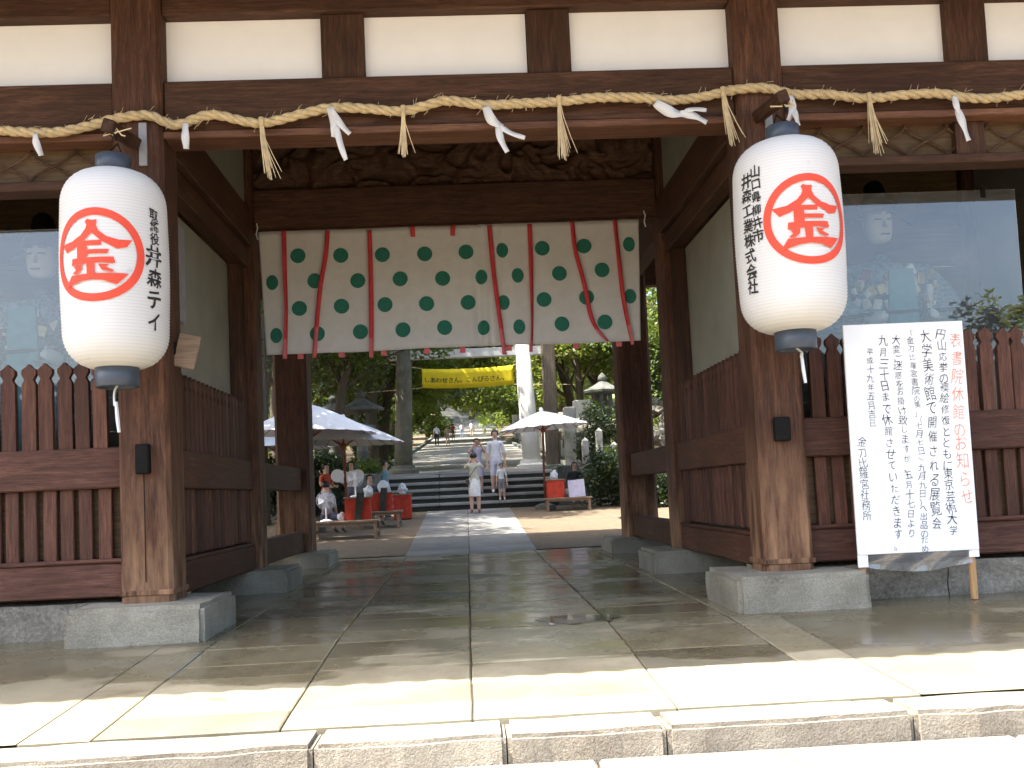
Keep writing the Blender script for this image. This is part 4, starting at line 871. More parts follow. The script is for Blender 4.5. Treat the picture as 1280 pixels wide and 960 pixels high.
T = [(-5.2, 19.4, 9.5, 3.6, 2.3, (.8, -.5), 'leafD', 15000, .17, 'dense dark tree behind the left umbrellas', .3, 26),
     (-3.3, 25.6, 9.0, 2.9, 3.0, (.3, .6), 'leafM', 11000, .16, 'tree with a straight bare trunk at the left edge of the avenue', .23, 20),
     (-6.2, 26.5, 10, 3.9, 1.6, (.6, 0), 'leafD', 13000, .19, 'dark tree in the second row left of the avenue', .3, 24),
     (-4.3, 33, 9.2, 3.6, 2.6, (1.6, 0), 'leafM', 10000, .2, 'mid green tree leaning over the avenue from the left', .24, 18),
     (-5.3, 43, 10, 4.0, 1.2, (1.4, 0), 'leafM', 9000, .24, 'tree left of the avenue near the walkers', .25, 18),
     (-5.6, 55, 10.5, 4.2, .9, (1.3, 0), 'leafD', 8000, .28, 'dark tree left of the avenue behind the walkers', .25, 18),
     (-6.2, 72, 11, 4.6, .6, (2.2, 0), 'leafM', 8000, .32, 'far tree on the left side of the avenue', .28, 18),
     (-8, 90, 13, 5.5, .2, (2.5, 0), 'leafM', 8000, .4, 'farthest tree on the left beside the upper steps', .3, 18),
     (4.9, 26, 8.8, 3.2, 3.2, (-.9, 0), 'leafL', 10000, .17, 'bright yellow-green tree right of the torii', .2, 18),
     (5.0, 35, 9.5, 3.5, 2.6, (-1.3, 0), 'leafL', 9000, .2, 'bright tree reaching over the donor stones', .22, 18),
     (5.6, 46, 10, 3.8, 2.2, (-1.4, 0), 'leafL', 8000, .24, 'bright tree in the middle distance on the right', .24, 18),
     (6.0, 60, 10.5, 4.2, 1.8, (-1.5, 0), 'leafM', 8000, .28, 'tree on the right farther up the avenue', .25, 18),
     (6.8, 78, 11.5, 4.8, 1.2, (-1.6, 0), 'leafL', 8000, .34, 'far bright tree on the right side of the avenue', .28, 18),
     (6.6, 21.5, 8.5, 3.1, 2.8, (-.5, 0), 'leafM', 10000, .16, 'tree growing above the garden rocks', .2, 20),
     (8.8, 24.5, 10, 3.8, 1.4, (0, 0), 'leafD', 9000, .19, 'dark tree behind the rocks at the far right', .26, 20),
     (8.2, 15.2, 8.5, 3.0, 1.0, (.2, 0), 'leafM', 9000, .16, 'tree seen between the posts at the right edge of the passage', .22, 20),
     (9.5, 90, 13, 5.5, .2, (-2.5, 0), 'leafM', 8000, .4, 'farthest tree on the right beside the upper steps', .3, 18),
     (-4.9, 15.0, 12, 2.9, 6.4, (.6, .2), 'leafD', 12000, .2, 'slender tall tree added behind the left umbrellas to shade the forecourt', .2, 24),  # added for the shade of its high crown on the forecourt
     (-3.2, 28.5, 9.5, 3.4, 3.4, (2.3, .4), 'leafM', 12000, .19, 'mid green tree behind the yellow banner', .2, 22),
     (4.3, 30, 9.5, 3.2, 3.3, (-1.5, .3), 'leafL', 11000, .19, 'bright tree hanging over the path right of the banner', .2, 22),
     (3.9, 24, 8.5, 2.3, 3.2, (.2, .3), 'leafL', 9000, .15, 'light green tree behind the tall dark post', .15, 18),
     (-3.6, 19.8, 8.0, 2.6, 2.9, (1.1, .2), 'leafM', 13000, .14, 'dark leafy tree in front of the left torii pillar', .16, 22),
     (-5.0, 76, 12.5, 4.8, 3.4, (4.2, 0), 'leafM', 12000, .32, 'tree arching over the upper end of the avenue from the left', .3, 26),
     (6.2, 86, 13.5, 5.2, 3.2, (-4.6, 0), 'leafL', 12000, .36, 'tree arching over the upper end of the avenue from the right', .3, 26),
     (1.0, 112, 17, 6.5, 3.0, (0, 0), 'leafM', 12000, .42, 'big rounded tree closing the view above the far steps', .4, 26),
     (-9.0, 10.4, 11.5, 4.0, 5.2, (.8, 0), 'leafD', 13000, .2, 'unseen tall tree added to shade the forecourt left of the gate', .34, 30),  # this and the next two: high crowns out of view, added to block sun
     (-5.6, 17.4, 12, 4.0, 5.6, (1.6, .3), 'leafD', 14000, .2, 'tall tree added for shade, its unseen crown above the stalls and steps', .34, 30),
     (-7.2, 21, 12, 3.6, 5.5, (1.4, .0), 'leafD', 9000, .21, 'tall tree added to shade the top of the steps', .34, 30),
     (-6.5, 30, 12.5, 4.6, 5.2, (2.2, .5), 'leafM', 8000, .22, 'tall tree spreading over the avenue beyond the torii', .34, 28),
     (-6.8, 38, 12.5, 4.6, 4.6, (2.3, 0), 'leafM', 8000, .24, 'tall tree spreading over the middle of the avenue', .34, 28),
     (-6.2, 49, 12, 4.6, 3.6, (2.8, 0), 'leafM', 7500, .27, 'tall tree arching over the avenue near the walkers', .32, 26),
     (-5.5, 63, 11, 4.6, 2.8, (3.2, 0), 'leafM', 7500, .3, 'tree arching over the farther avenue from the left', .3, 24),
     (6.4, 68, 11, 4.6, 2.8, (-3.4, 0), 'leafL', 10000, .3, 'tree arching over the farther avenue from the right', .3, 24),
     (-8.6, 14.5, 9.5, 3.5, 1.0, (.3, .2), 'leafD', 10000, .17, 'dark tree in the shade at the left of the forecourt', .28, 22)]
for i, (x, y, h, r, base, lean, leaf, n, size, lb, tr, cl_) in enumerate(T):
    z = gz(y)-.1 if y < 18.2 else uz(y)-.12
    tree(x, y, z, h, r, base, lean, leaf, int(n*(1.25 if y > 18 and base < 4 else 1)), size*(1.2 if y > 27 and base < 4 else 1), lb, 100+i, tr, cl_)
rg = random.Random(5); cen = []
for k in range(150):
    y = rg.uniform(96, 135); x = rg.uniform(-48, 48)
    if abs(x) < 4.2 and y < 122: x = 8*(1 if x > 0 else -1)
    cen.append((x, y, uz(y)+rg.uniform(0, 11), rg.uniform(2.2, 4.5)))
for k in range(34): cen.append((rg.uniform(-12, 12), rg.uniform(124, 140), rg.uniform(17, 34), rg.uniform(2.5, 4.5)))
me = leaf_cloud(cen, 60000, .62, .9, 77); me.materials.append(MT['leafM']); o = struct(link('distant_wood', me, None), 'stuff'); tag(o, 'distant wooded hillside closing the end of the avenue', 'woodland')
for sgn in (-1, 1):
    cen = [(sgn*(9.5+rg.uniform(0, 9)), rg.uniform(20, 95), 0, rg.uniform(1.6, 3.2)) for k in range(110)]
    cen = [(a, b, uz(b)+rg.uniform(-.2, 8), d) for a, b, c_, d in cen]
    me = leaf_cloud(cen, 32000, .36, .9, 78+sgn); me.materials.append(MT['leafD' if sgn < 0 else 'leafM']); o = struct(link('woodland', me, None), 'stuff'); tag(o, 'shady undergrowth and woodland on the %s of the avenue' % ('left' if sgn < 0 else 'right'), 'woodland')
def bush(x, y, z, sx_, sy, sz, n, size, leaf, label, seed, name='hedge', cat='hedge'):
    t = thing(name, label, cat, (x, y, z)); R = random.Random(seed)
    cen = [(R.uniform(-sx_, sx_), R.uniform(-sy, sy), R.uniform(.15, sz-.2), .34) for _ in range(int(14+sx_*14))]
    me = leaf_cloud(cen, n, size, 1.0, seed); me.materials.append(MT[leaf]); link('foliage', me, None, t)
    for k in range(4): MB().tube([(R.uniform(-sx_, sx_)*.7, R.uniform(-.1, .1), -.05), (R.uniform(-sx_, sx_)*.8, R.uniform(-sy, sy), sz*.7)], [.03, .012], 6).build('stem', 'bark', t)
bush(3.75, 16.0, gz(16), .75, .45, 1.5, 9000, .085, 'hedge', 'dark clipped hedge right of the red draped bench', 31)
bush(5.1, 15.4, gz(15), .8, .5, 1.35, 7000, .085, 'hedge', 'dark hedge behind the right rear post', 32)
bush(-3.9, 17.2, gz(17), .9, .4, 1.7, 8000, .09, 'hedge', 'dark hedge behind the seated sellers on the left', 33)
bush(-5.6, 16.6, gz(16.5), 1.0, .4, 1.9, 8000, .09, 'hedge', 'dark hedge behind the left rear post', 34)
bush(4.0, 18.9, 1.3, .7, .3, 1.9, 5000, .09, 'hedge', 'shrub growing before the stone lantern on the right', 36, 'bush', 'bush')
bush(-2.75, 18.55, 1.3, .35, .2, .45, 1800, .07, 'leafM', 'small bush at the top left end of the steps', 35, 'bush', 'bush')
for i, (x, y) in enumerate(((-3.75, 30), (-3.8, 38), (-3.9, 47), (-4.1, 58))):
    bush(x, y, uz(y), .35, 3.2, 1.3, 7000, .13, 'leafD', 'low hedge along the left edge of the avenue, %s from the steps' % tall[i], 40+i)

# ------------------------------------------------------------------ paper umbrellas
def umbrella(x, y, z, R, h, top, mat, tilt, label):
    t = thing('paper_umbrella', label, 'umbrella', (x, y, z), 0, 'big paper umbrellas over the stalls')
    c = bpy.data.objects.new('canopy', None); n = 44; v = []; f = []; rings = 6
    M = Matrix.Translation((0, 0, h)) @ Matrix.Rotation(tilt, 4, 'Y')
    for i in range(rings+1):
        s_ = i/rings
        for k in range(n):
            a = 2*PI*k/n; q = s_*R*(1-.012*(k % 2)*s_); v.append(M @ Vector((q*math.cos(a), q*math.sin(a), -top*(s_**1.25)-(.012*(k % 2))*s_)))
    for i in range(rings):
        for k in range(n): f.append((i*n+k, i*n+(k+1) % n, (i+1)*n+(k+1) % n, (i+1)*n+k))
    o = MB().add(v, f).build('canopy', mat, t, False, False); m = o.modifiers.new('thickness', 'SOLIDIFY'); m.thickness = .006
    for k in range(n//2):
        a = 2*PI*k/(n//2)
        MB().tube([M @ Vector((s_*R*math.cos(a), s_*R*math.sin(a), -top*s_**1.25-.022)) for s_ in (.03, .35, .7, 1.0)], .007, 4).build('rib', 'bamboo', o)
        MB().tube([M @ Vector((.05*math.cos(a), .05*math.sin(a), -top*1.15)), M @ Vector((.45*R*math.cos(a), .45*R*math.sin(a), -top*.45**1.25-.03))], .006, 4).build('stretcher', 'redpole', t)
    MB().tube([M @ Vector((0, 0, .10)), M @ Vector((0, 0, -top)), (0, 0, h*.4), (0, 0, -.02)], [.022, .028, .03, .03], 10).build('pole', 'redpole', t, True)
    MB().lathe([(.05, -.06), (.055, .04), (.03, .10)], 12, M @ Vector((0, 0, 0))).build('crown_cap', 'umb', t); MB().lathe([(.06, -.05), (.06, .05)], 12, M @ Vector((0, 0, -top*1.15))).build('runner', 'redpole', t)
    MB().lathe([(.26, -.02), (.26, .08), (.1, .14)], 16).build('foot', 'gstone', t)
umbrella(-3.30, 12.6, gz(12.6), 1.42, 2.72, .62, 'umb', .03, 'large white paper umbrella nearest the left rear post')
umbrella(-2.80, 14.2, gz(14.2), 1.40, 2.42, .55, 'umb2', .03, 'grey ribbed paper umbrella overlapping the larger white one')
umbrella(-4.6, 15.6, gz(15.6), 1.3, 2.3, .5, 'umb', .02, 'white paper umbrella mostly hidden behind the left rear post')
umbrella(1.93, 16.0, gz(16), 1.13, 2.44, .42, 'umb', -.06, 'white paper umbrella on the right over the bench before the steps')

# ------------------------------------------------------------------ people
CLO = {}
def cm(rgb, rough=.8):
    if rgb not in CLO: CLO[rgb] = plain('cloth_%d' % len(CLO), rgb, rough, 14, .12, .1)
    return CLO[rgb]
SKIN = plain('skin', (.52, .33, .24), .55, 8, .06, .03); HAIR = plain('dark_hair', (.012, .009, .008), .45, 40, .4, .3)
def person(label, loc, rz, H, shirt, bottom, hem=.06, sleeve=.9, shoe=(.1, .09, .08), arms='down', seated=None, skirt=None, hairlong=False, stride=0.0, hat=None, back=False):
    t = thing('person', label, 'person', loc, rz)
    z0 = 0 if seated is None else seated/H-.50
    J = {'pel': (0, 0, .525), 'abd': (0, .005, .62), 'chest': (0, 0, .735), 'nk': (0, .005, .825), 'hd': (0, -.006, .895), 'fh': (0, -.004, .94), 'tp': (0, .004, .978)}
    R = {'pel': (.082, .062), 'abd': (.074, .055), 'chest': (.088, .060), 'nk': (.032, .032), 'hd': (.043, .05), 'fh': (.046, .055), 'tp': (.03, .035)}
    Ed = [('pel', 'abd'), ('abd', 'chest'), ('chest', 'nk'), ('nk', 'hd'), ('hd', 'fh'), ('fh', 'tp')]
    for s_, k in ((-1, 'L'), (1, 'R')):
        A = {'down': ((.128, .01, .625), (.14, -.03, .475)), 'face': ((.155, -.03, .72), (.055, -.095, .86)), 'camera': ((.135, -.03, .69), (.05, -.115, .82)), 'hold': ((.135, -.01, .64), (.09, -.12, .62)), 'lap': ((.13, -.02, .64), (.06, -.13, .56))}[arms]
        sw = stride*s_
        J['sh'+k] = (s_*.10, .004, .795); R['sh'+k] = (.040, .038)
        J['el'+k] = (s_*A[0][0], A[0][1]+sw*.25, A[0][2]); R['el'+k] = (.026, .026)
        J['wr'+k] = (s_*A[1][0], A[1][1]+sw*.4, A[1][2]); R['wr'+k] = (.018, .018)
        d = (Vector(J['wr'+k])-Vector(J['el'+k])).normalized()*.045; J['ha'+k] = tuple(Vector(J['wr'+k])+d); R['ha'+k] = (.021, .014)
        Ed += [('chest', 'sh'+k), ('sh'+k, 'el'+k), ('el'+k, 'wr'+k), ('wr'+k, 'ha'+k)]
        J['hp'+k] = (s_*.05, 0, .49); R['hp'+k] = (.060, .060)
        if seated is None:
            J['kn'+k] = (s_*.055, -.012-sw*.35, .275); J['an'+k] = (s_*.058, .01-sw*.75, .045+(.03 if sw < 0 else 0)); J['to'+k] = (s_*.066, -.065-sw*.75, .018+(.01 if sw < 0 else 0))
        else:
            J['kn'+k] = (s_*.075, -.24, .50); J['an'+k] = (s_*.07, -.25, .50-seated/H+.045); J['to'+k] = (s_*.07, -.33, .50-seated/H+.018)
        R['kn'+k] = (.041, .041); R['an'+k] = (.025, .025); R['to'+k] = (.02, .016)
        Ed += [('pel', 'hp'+k), ('hp'+k, 'kn'+k), ('kn'+k, 'an'+k), ('an'+k, 'to'+k)]
    names = list(J); ix = {n: i for i, n in enumerate(names)}
    V = [Vector((J[n][0], J[n][1], J[n][2]+z0))*H for n in names]
    me = skin_mesh('body', [tuple(v) for v in V], [(ix[a], ix[b]) for a, b in Ed], [tuple(H*q for q in R[n]) for n in names], 1, ix['pel'])
    for m in (SKIN, cm(shirt), cm(bottom), cm(shoe)): me.materials.append(m)
    for p in me.polygons:
        c = p.center; best, bt, bn = 9, 0, None
        for a, b in Ed:
            A_, B_ = V[ix[a]], V[ix[b]]; ab = B_-A_; tt = max(0, min(1, (c-A_).dot(ab)/ab.length_squared)); dd = (c-A_-ab*tt).length/(R[a][0]*(1-tt)+R[b][0]*tt)
            if dd < best: best, bt, bn = dd, tt, (a, b)
        a, b = bn; z = c.z/H-z0
        if a in ('nk', 'hd', 'fh'): i = 0
        elif a[:2] in ('sh', 'el', 'wr'):
            s_ = (bt if a[:2] == 'sh' else 1+bt if a[:2] == 'el' else 2.1); i = 1 if s_ < sleeve else 0
        elif a[:2] in ('hp', 'kn', 'an') or b[:2] == 'hp':
            if a[:2] == 'an' or (a[:2] == 'kn' and bt > .9): i = 3
            else:
                ext = 0 if b[:2] == 'hp' else (bt*.5 if a[:2] == 'hp' else .5+bt*.5); i = 2 if ext < 1-hem/.5 else 0
        else: i = 1 if z > .56 else 2
        p.material_index = i
    me.polygons.foreach_set('use_smooth', [True]*len(me.polygons)); bd = link('body', me, None, t)
    # hair
    bm = bmesh.new(); bmesh.ops.create_uvsphere(bm, u_segments=20, v_segments=14, radius=1); hc = Vector((0, .006, .935+z0))*H
    for v in bm.verts:
        q = v.co.copy(); n_ = 1+.10*noise.noise(q*3+Vector((H*9, rz, 0)))
        v.co = Vector((q.x*.058*n_, q.y*.066*n_, q.z*(.056 if q.z > 0 else (.12 if hairlong else .055))))*H+hc
        v.index = 0
    dele = [f for f in bm.faces if (f.calc_center_median()-hc).y < -.018*H and (f.calc_center_median()-hc).z < .020*H or (f.calc_center_median()-hc).z < (-.11 if hairlong else -.035)*H]
    bmesh.ops.delete(bm, geom=dele, context='FACES'); hm = bpy.data.meshes.new('hair'); bm.to_mesh(hm); bm.free(); hm.polygons.foreach_set('use_smooth', [True]*len(hm.polygons)); link('hair', hm, HAIR, t)
    mb = MB(); zf = (.905+z0)*H
    for e in (-1, 1): mb.box(e*.02*H-.008*H, e*.02*H+.008*H, -.063*H, -.054*H, zf+.012*H, zf+.018*H)
    mb.box(-.014*H, .014*H, -.061*H, -.05*H, zf-.028*H, zf-.024*H); mb.build('facial_features', HAIR, bd)
    MB().add([(-.008*H, -.055*H, zf-.008*H), (.008*H, -.055*H, zf-.008*H), (0, -.072*H, zf-.006*H), (0, -.054*H, zf+.014*H)], [(0, 1, 2), (1, 3, 2), (0, 2, 3)]).build('nose', SKIN, bd)
    for k in 'LR':
        h = V[ix['ha'+k]]; d = (h-V[ix['wr'+k]]).normalized(); sd = d.cross(Vector((0, 1, .3))).normalized(); mb = MB()
        for q in range(4): o_ = sd*(q-1.5)*.0095*H; mb.tube([h+o_-d*.01*H, h+o_+d*(.026+.006*(1.5-abs(q-1.4)))*H, h+o_+d*(.042+.006*(1.5-abs(q-1.4)))*H+Vector((0, -.008*H, 0))], [.0058*H, .0052*H, .004*H], 5)
        e = -1 if k == 'L' else 1; mb.tube([h-d*.02*H, h-d*.005*H+sd*.026*H*-e+Vector((0, -.006*H, 0)), h+d*.018*H+sd*.03*H*-e+Vector((0, -.012*H, 0))], [.007*H, .006*H, .0045*H], 5); mb.build('fingers', SKIN, bd)
    if skirt:
        n = 24; prof = [(.082, .060, .565), (.096, .074, .50), (.098, .082, .42), (.094, .082, skirt)]; v = []
        for a, b, z in prof:
            for k in range(n): th = 2*PI*k/n; w = 1+.03*math.sin(th*5)*(1 if z < .5 else 0); v.append((a*w*math.cos(th)*H, b*w*math.sin(th)*H, z*H))
        f = [(i*n+k, i*n+(k+1) % n, (i+1)*n+(k+1) % n, (i+1)*n+k) for i in range(len(prof)-1) for k in range(n)]
        MB().add(v, f).build('skirt', cm(bottom), t, True, False)
    if hat: MB().lathe([(.09*H, .945*H), (.092*H, .95*H), (.058*H, .965*H), (.052*H, .995*H), (.02*H, 1.01*H)], 18).build('hat', cm(hat), t, True)
    if back:
        MB().tube([(-.09*H, .02*H, .80*H), (0, .085*H, .70*H), (.10*H, .06*H, .56*H)], .006*H, 5).build('bag_strap', cm((.05, .045, .04)), t); MB().box(.08*H, .14*H, -.02*H, .07*H, .47*H, .56*H, .01*H).build('shoulder_bag', cm((.06, .05, .045)), t)
    return t
sz = lambda k: .33+.19*k
person('woman seen from behind in beige blouse and white skirt holding up a camera', (.17, 15.35, gz(15.35)+.008), PI, 1.50, (.44, .43, .34), (.66, .67, .66), .49, 1.3, (.35, .12, .12), 'face', skirt=.28, back=True)
person('woman in lilac dress with both hands raised to her face on the steps', (.29, 17.46, sz(2)), .1, 1.50, (.42, .40, .52), (.42, .40, .55), .30, .6, (.2, .2, .22), 'face', skirt=.30)
person('man in white printed t-shirt and shorts standing on the steps', (.78, 17.42, sz(2)), .05, 1.70, (.66, .68, .74), (.58, .58, .68), .24, .95, (.75, .75, .78), 'down')
person('small child in white top standing in front of the man', (.90, 17.14, sz(1)), .0, .98, (.66, .72, .74), (.20, .21, .22), .27, .8, (.75, .75, .75), 'down')
for i, (x, y, h, sh, bo, kw, lb) in enumerate((
    (-2.1, 64, 1.66, (.72, .75, .82), (.02, .022, .03), dict(stride=.09, sleeve=.9), 'walker in white shirt and black trousers on the left of the avenue'),
    (-1.32, 66, 1.52, (.42, .32, .25), (.42, .33, .27), dict(stride=.05, hem=.26), 'walker in a tan outfit beside the man in black trousers'),
    (-1.05, 79, 1.55, (.45, .06, .07), (.08, .07, .07), dict(stride=.06), 'walker in a red top on the avenue'),
    (-.27, 86, 1.52, (.52, .54, .58), (.22, .27, .36), dict(stride=.07), 'walker in grey top and blue jeans in mid avenue'),
    (.72, 86, 1.66, (.86, .86, .86), (.46, .38, .30), dict(stride=.07, hem=.24), 'walker in white top and beige shorts, farthest right on the avenue'))):
    person(lb, (x, y, uz(y)+(.015 if -.9 < x < 1.1 else .0)), PI, h, sh, bo, **kw)
person('woman in orange-red top carrying a pale bag under the left umbrellas', (-3.22, 14.1, gz(14.1)), .9, 1.42, (.52, .09, .045), (.36, .35, .28), .2, .7, (.1, .1, .1), 'hold', skirt=.34)
person('person in white blouse behind the umbrella pole on the left', (-2.72, 14.75, gz(14.75)), -.2, 1.44, (.74, .75, .78), (.12, .12, .15), .2, 1.4, (.1, .1, .1), 'hold')
person('seated seller in lilac blouse with dark hair seen from behind', (-2.92, 11.95, gz(11.95)), 2.6, 1.5, (.42, .38, .46), (.16, .15, .2), .2, 1.2, (.1, .1, .1), 'lap', seated=.36)
person('seated seller in dark clothes between the two red draped stalls', (-2.16, 13.35, gz(13.35)), .5, 1.48, (.06, .05, .06), (.08, .08, .09), .2, 1.2, (.1, .1, .1), 'lap', seated=.42)
person('woman in teal top seen from the side before the steps', (-1.98, 15.4, gz(15.4)), 1.35, 1.40, (.15, .27, .31), (.40, .45, .52), .2, .8, (.1, .1, .1), 'down', skirt=.3)
person('seated seller in black behind the white placard on the right', (2.74, 16.35, gz(16.3)), .0, 1.45, (.02, .02, .022), (.04, .04, .045), .2, 1.2, (.1, .1, .1), 'lap', seated=.42)

# ------------------------------------------------------------------ stalls: benches, red drapes, fans, bags
MT['vermil'] = plain('vermilion_cloth', (.40, .035, .014), .85, 9, .3, .2); MT['plastic'] = plain('white_plastic', (.74, .75, .77), .4, 6, .05, .03); MT['bagp'] = plain('crumpled_bag', (.66, .70, .74), .5, 16, .12, .6, trans=.2)
def bench(x, y, w, d, h, label, rz=0):
    z = gz(y); t = thing('low_bench', label, 'bench', (x, y, z), rz, 'low wooden benches of the stalls')
    n = 4
    for k in range(n): MB().box(-w/2, w/2, -d/2+k*d/n+.004, -d/2+(k+1)*d/n-.004, h-.04, h, .005).build('plank', 'grey_wood', t)
    for a in (-1, 1):
        for b in (-1, 1): MB().box(a*(w/2-.07)-.03, a*(w/2-.07)+.03, b*(d/2-.06)-.03, b*(d/2-.06)+.03, -.02, h-.042, .004).build('leg', 'grey_wood', t)
        MB().box(a*(w/2-.07)-.018, a*(w/2-.07)+.018, -d/2+.092, d/2-.092, h*.3, h*.3+.05).build('stretcher', 'grey_wood', t)
    MB().box(-w/2+.105, w/2-.105, -d/2+.045, -d/2+.075, h-.09, h-.042).build('apron', 'grey_wood', t)
    return z+h
z1 = bench(-2.42, 11.0, 1.35, .75, .34, 'low wooden bench in front on the left with an electric fan'); z2 = bench(-1.95, 13.1, 1.0, .7, .34, 'second low bench on the left nearer the path')
z3 = bench(2.42, 15.35, 1.15, .6, .30, 'low wooden bench under the right umbrella'); z4 = bench(-3.5, 11.6, .8, .7, .36, 'low bench behind the left rear post with brown goods')
def stall(x, y, z, w, d, h, label, strip=True):
    t = thing('red_stall_box', label, 'stall box', (x, y, z), random.uniform(-.1, .1), 'red draped candy boxes'); mb = MB()
    def P(u, v):
        a = u*4; i = int(a) % 4; q = a-int(a); c = [(-w/2, -d/2), (w/2, -d/2), (w/2, d/2), (-w/2, d/2)]; A_, B_ = c[i], c[(i+1) % 4]
        f = 1+.03*math.sin(u*46)*v; return ((A_[0]+(B_[0]-A_[0])*q)*f, (A_[1]+(B_[1]-A_[1])*q)*f, h*(1-v))
    MB().sheet(P, 48, 5).build('red_drape', 'vermil', t, True, False); MB().box(-w/2+.005, w/2-.005, -d/2+.005, d/2-.005, .01, h-.002).build('box', 'grey_wood', t)
    MB().box(-w/2-.02, w/2+.02, -d/2-.02, d/2+.02, h+.002, h+.03, .006).build('lid', 'grey_wood', t)
    if strip: MB().box(-.07, .07, -d/2-.05, -d/2-.03, -.02, h+.12, .003, Matrix.Rotation(.12, 4, 'Y')).build('dark_banner', 'riser', t)
    return t
stall(-2.18, 11.1, z1+.001, 0.50, .40, .42, 'red draped box with a dark banner on the front left bench'); stall(-1.88, 13.1, z2+.001, .46, .36, .38, 'red draped box on the second left bench')
stall(-1.55, 14.9, gz(14.9)+.01, .40, .36, .55, 'red draped box farthest back beside the teal woman', False); stall(2.14, 15.4, z3+.001, .42, .36, .42, 'orange-red draped box on the right bench', False)
def efan(x, y, z, s_, rz, label):
    t = thing('electric_fan', label, 'fan', (x, y, z), rz, 'small electric fans at the stalls'); t.scale = (s_,)*3
    MB().lathe([(.12, 0), (.12, .02), (.03, .05)], 16).build('foot', 'plastic', t); MB().tube([(0, 0, .04), (0, 0, .30)], .016, 8).build('stem', 'plastic', t)
    c = Vector((0, -.04, .42))
    for r in (.05, .10, .15, .19):
        MB().tube([c+Vector((r*math.cos(a), -.04+.2*r*r, r*math.sin(a))) for a in [2*PI*k/24 for k in range(25)]], .004, 4, False).build('guard_ring', 'plastic', t)
    for k in range(16): a = 2*PI*k/16; MB().tube([c+Vector((0, -.045, 0)), c+Vector((.19*math.cos(a), -.03, .19*math.sin(a)))], .003, 4).build('guard_wire', 'plastic', t)
    for k in range(4):
        a = PI/2*k; MB().add([c+Vector((.02*math.cos(a+q), p, .02*math.sin(a+q))) if r_ == 0 else c+Vector((.17*math.cos(a+q), p, .17*math.sin(a+q))) for r_, q, p in ((0, -.4, .01), (1, -.35, .02), (1, .5, -.015), (0, .4, -.01))], [(0, 1, 2, 3)]).build('blade', 'bagp', t, False, False)
    MB().lathe([(.045, -.06), (.05, 0), (.045, .08)], 14, (0, 0, 0)).build('motor', 'plastic', t).matrix_local = Matrix.Translation(c+Vector((0, .03, 0))) @ Matrix.Rotation(PI/2, 4, 'X')
efan(-2.78, 10.9, z1, .98, .2, 'small round electric fan on the front left bench'); efan(-2.22, 11.1, z1+.455, .85, .1, 'small round electric fan on top of the red draped box')
def roundfan(x, y, z, rz, tilt, label):
    t = thing('paper_fan', label, 'hand fan', (x, y, z), rz, 'white round paper fans'); n = 20; M = Matrix.Rotation(tilt, 4, 'Y')
    MB().prism([(.15*math.cos(2*PI*k/n), .15*math.sin(2*PI*k/n)+.16) for k in range(n)], -.003, .003, 'y').build('leaf', 'shide', t); MB().box(-.012, .012, -.006, .006, -.12, .02).build('handle', 'bamboo', t)
    t.rotation_euler = (0, tilt, rz); return t
roundfan(-3.00, 13.82, 1.12, .2, .5, 'white round paper fan held by the woman in orange-red'); roundfan(-2.66, 14.42, 1.16, -.1, .9, 'white round paper fan held by the person in white')
roundfan(-2.84, 14.3, 1.08, .1, -.1, 'white round paper fan beside the umbrella pole')
def bag(x, y, z, s_, label, seed):
    bm = bmesh.new(); bmesh.ops.create_icosphere(bm, subdivisions=3, radius=1); o_ = Vector((seed*3.1, seed, 0))
    for v in bm.verts: v.co *= 1+.45*noise.noise(v.co*1.6+o_)+.2*noise.noise(v.co*4+o_); v.co = Vector((v.co.x*.8, v.co.y*.6, v.co.z+.72))*s_
    me = bpy.data.meshes.new('plastic_bag'); bm.to_mesh(me); bm.free(); o = link('plastic_bag', me, 'bagp'); o.location = (x, y, z); tag(o, label, 'bag', 'crumpled bags on the stalls')
bag(-1.98, 11.2, z1+.455, .12, 'white crumpled bag on the front red box', 1); bag(-2.52, 11.2, z1, .10, 'small white bag beside the front red box', 2); bag(-1.85, 13.1, z2+.415, .14, 'pale crumpled bag on the second red box', 3); bag(-1.55, 14.9, gz(14.9)+.595, .14, 'pale bag on the farthest red box', 4); bag(2.12, 15.4, z3+.455, .12, 'white crumpled bag on the orange-red box', 5); bag(2.42, 15.5, z3, .12, 'white bag on the right bench beside the placard', 6)
pb = thing('small_placard', 'pale lilac placard leaning on the right bench', 'sign', (2.66, 15.28, z3), -.1)
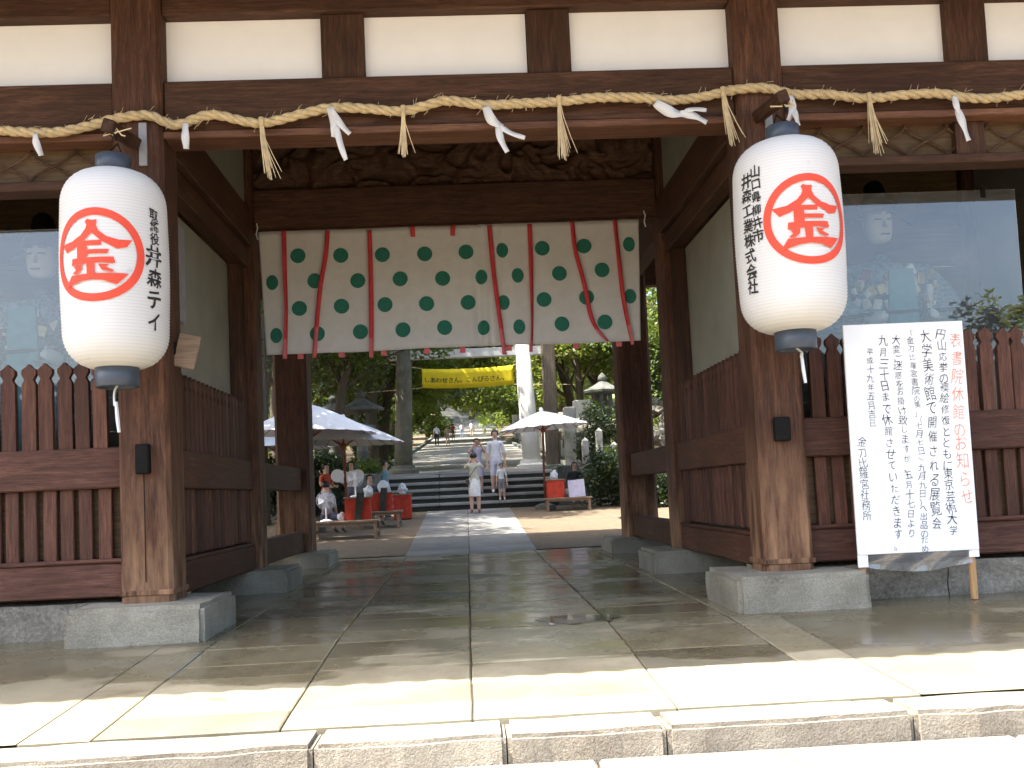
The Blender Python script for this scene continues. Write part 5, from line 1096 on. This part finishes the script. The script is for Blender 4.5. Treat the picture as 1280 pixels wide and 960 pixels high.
MB().box(-.20, .20, -.01, .01, 0, .42, .003, Matrix.Rotation(-.12, 4, 'X') @ Matrix.Rotation(-.06, 4, 'Y')).build('face', cm((.52, .50, .62)), pb); MB().box(-.015, .015, .012, .12, 0, .3, .003, Matrix.Rotation(-.25, 4, 'X')).build('prop', 'grey_wood', pb)
bs = thing('sweets_box', 'brown wooden goods box on the bench behind the left rear post', 'box', (-3.45, 11.6, z4)); MB().box(-.3, .3, -.25, .25, 0, .34, .01).build('crate', 'pale_wood', bs); MB().box(-.31, .31, -.26, .26, .342, .37, .006).build('lid', 'vermil', bs)
dr = tag(MB().box(3.2, 3.6, 12.35, 12.6, gz(12.4)-.01, gz(12.4)+.05, .01).build('drain_cover', 'rock'), 'small dark drain cover in the sunlit ground right of the path', 'drain cover')

# ------------------------------------------------------------------ yellow banner across the avenue
def banner(y, x0, x1, z0, z1, text, size, label):
    t = thing('yellow_banner', label, 'banner', ((x0+x1)/2, y, z0), 0, 'yellow banners across the avenue'); w = x1-x0; h = z1-z0
    def P(u, v): return (-w/2+w*u, .03*math.sin(u*9)+.02*v, h*(1-v)-.10*math.sin(PI*u)*.6)
    o = bcl = MB().sheet(P, 40, 4).build('cloth', 'yellow', t, True, False); m = o.modifiers.new('thickness', 'SOLIDIFY'); m.thickness = .006
    for e in (-1, 1): MB().tube([(e*w/2, 0, h), (e*(w/2+2.6), .1, h+.5)], .012, 5).build('rope', 'straw', t); MB().tube([(e*w/2, 0, 0), (e*(w/2+2.6), .1, -.1)], .010, 5).build('rope', 'straw', t)
    if text:
        mb = MB(); write(mb, text, (-w/2+size*.8, h*.42), size, lambda u, v: (u, .03*math.sin((u/w+.5)*9)-.035, v-.06*math.sin(PI*(u/w+.5))), .012, .10, True); mb.build('lettering', 'ink', bcl)
banner(24.6, -1.38, 1.74, 4.40, 5.06, 'しあわせさん。こんぴらさん。', .20, 'yellow banner with black lettering strung over the avenue'); banner(98, -2.2, 3.2, 12.6, 13.5, '', .3, 'small distant yellow banner above the far steps')
bpy.data.objects.remove(_fo)
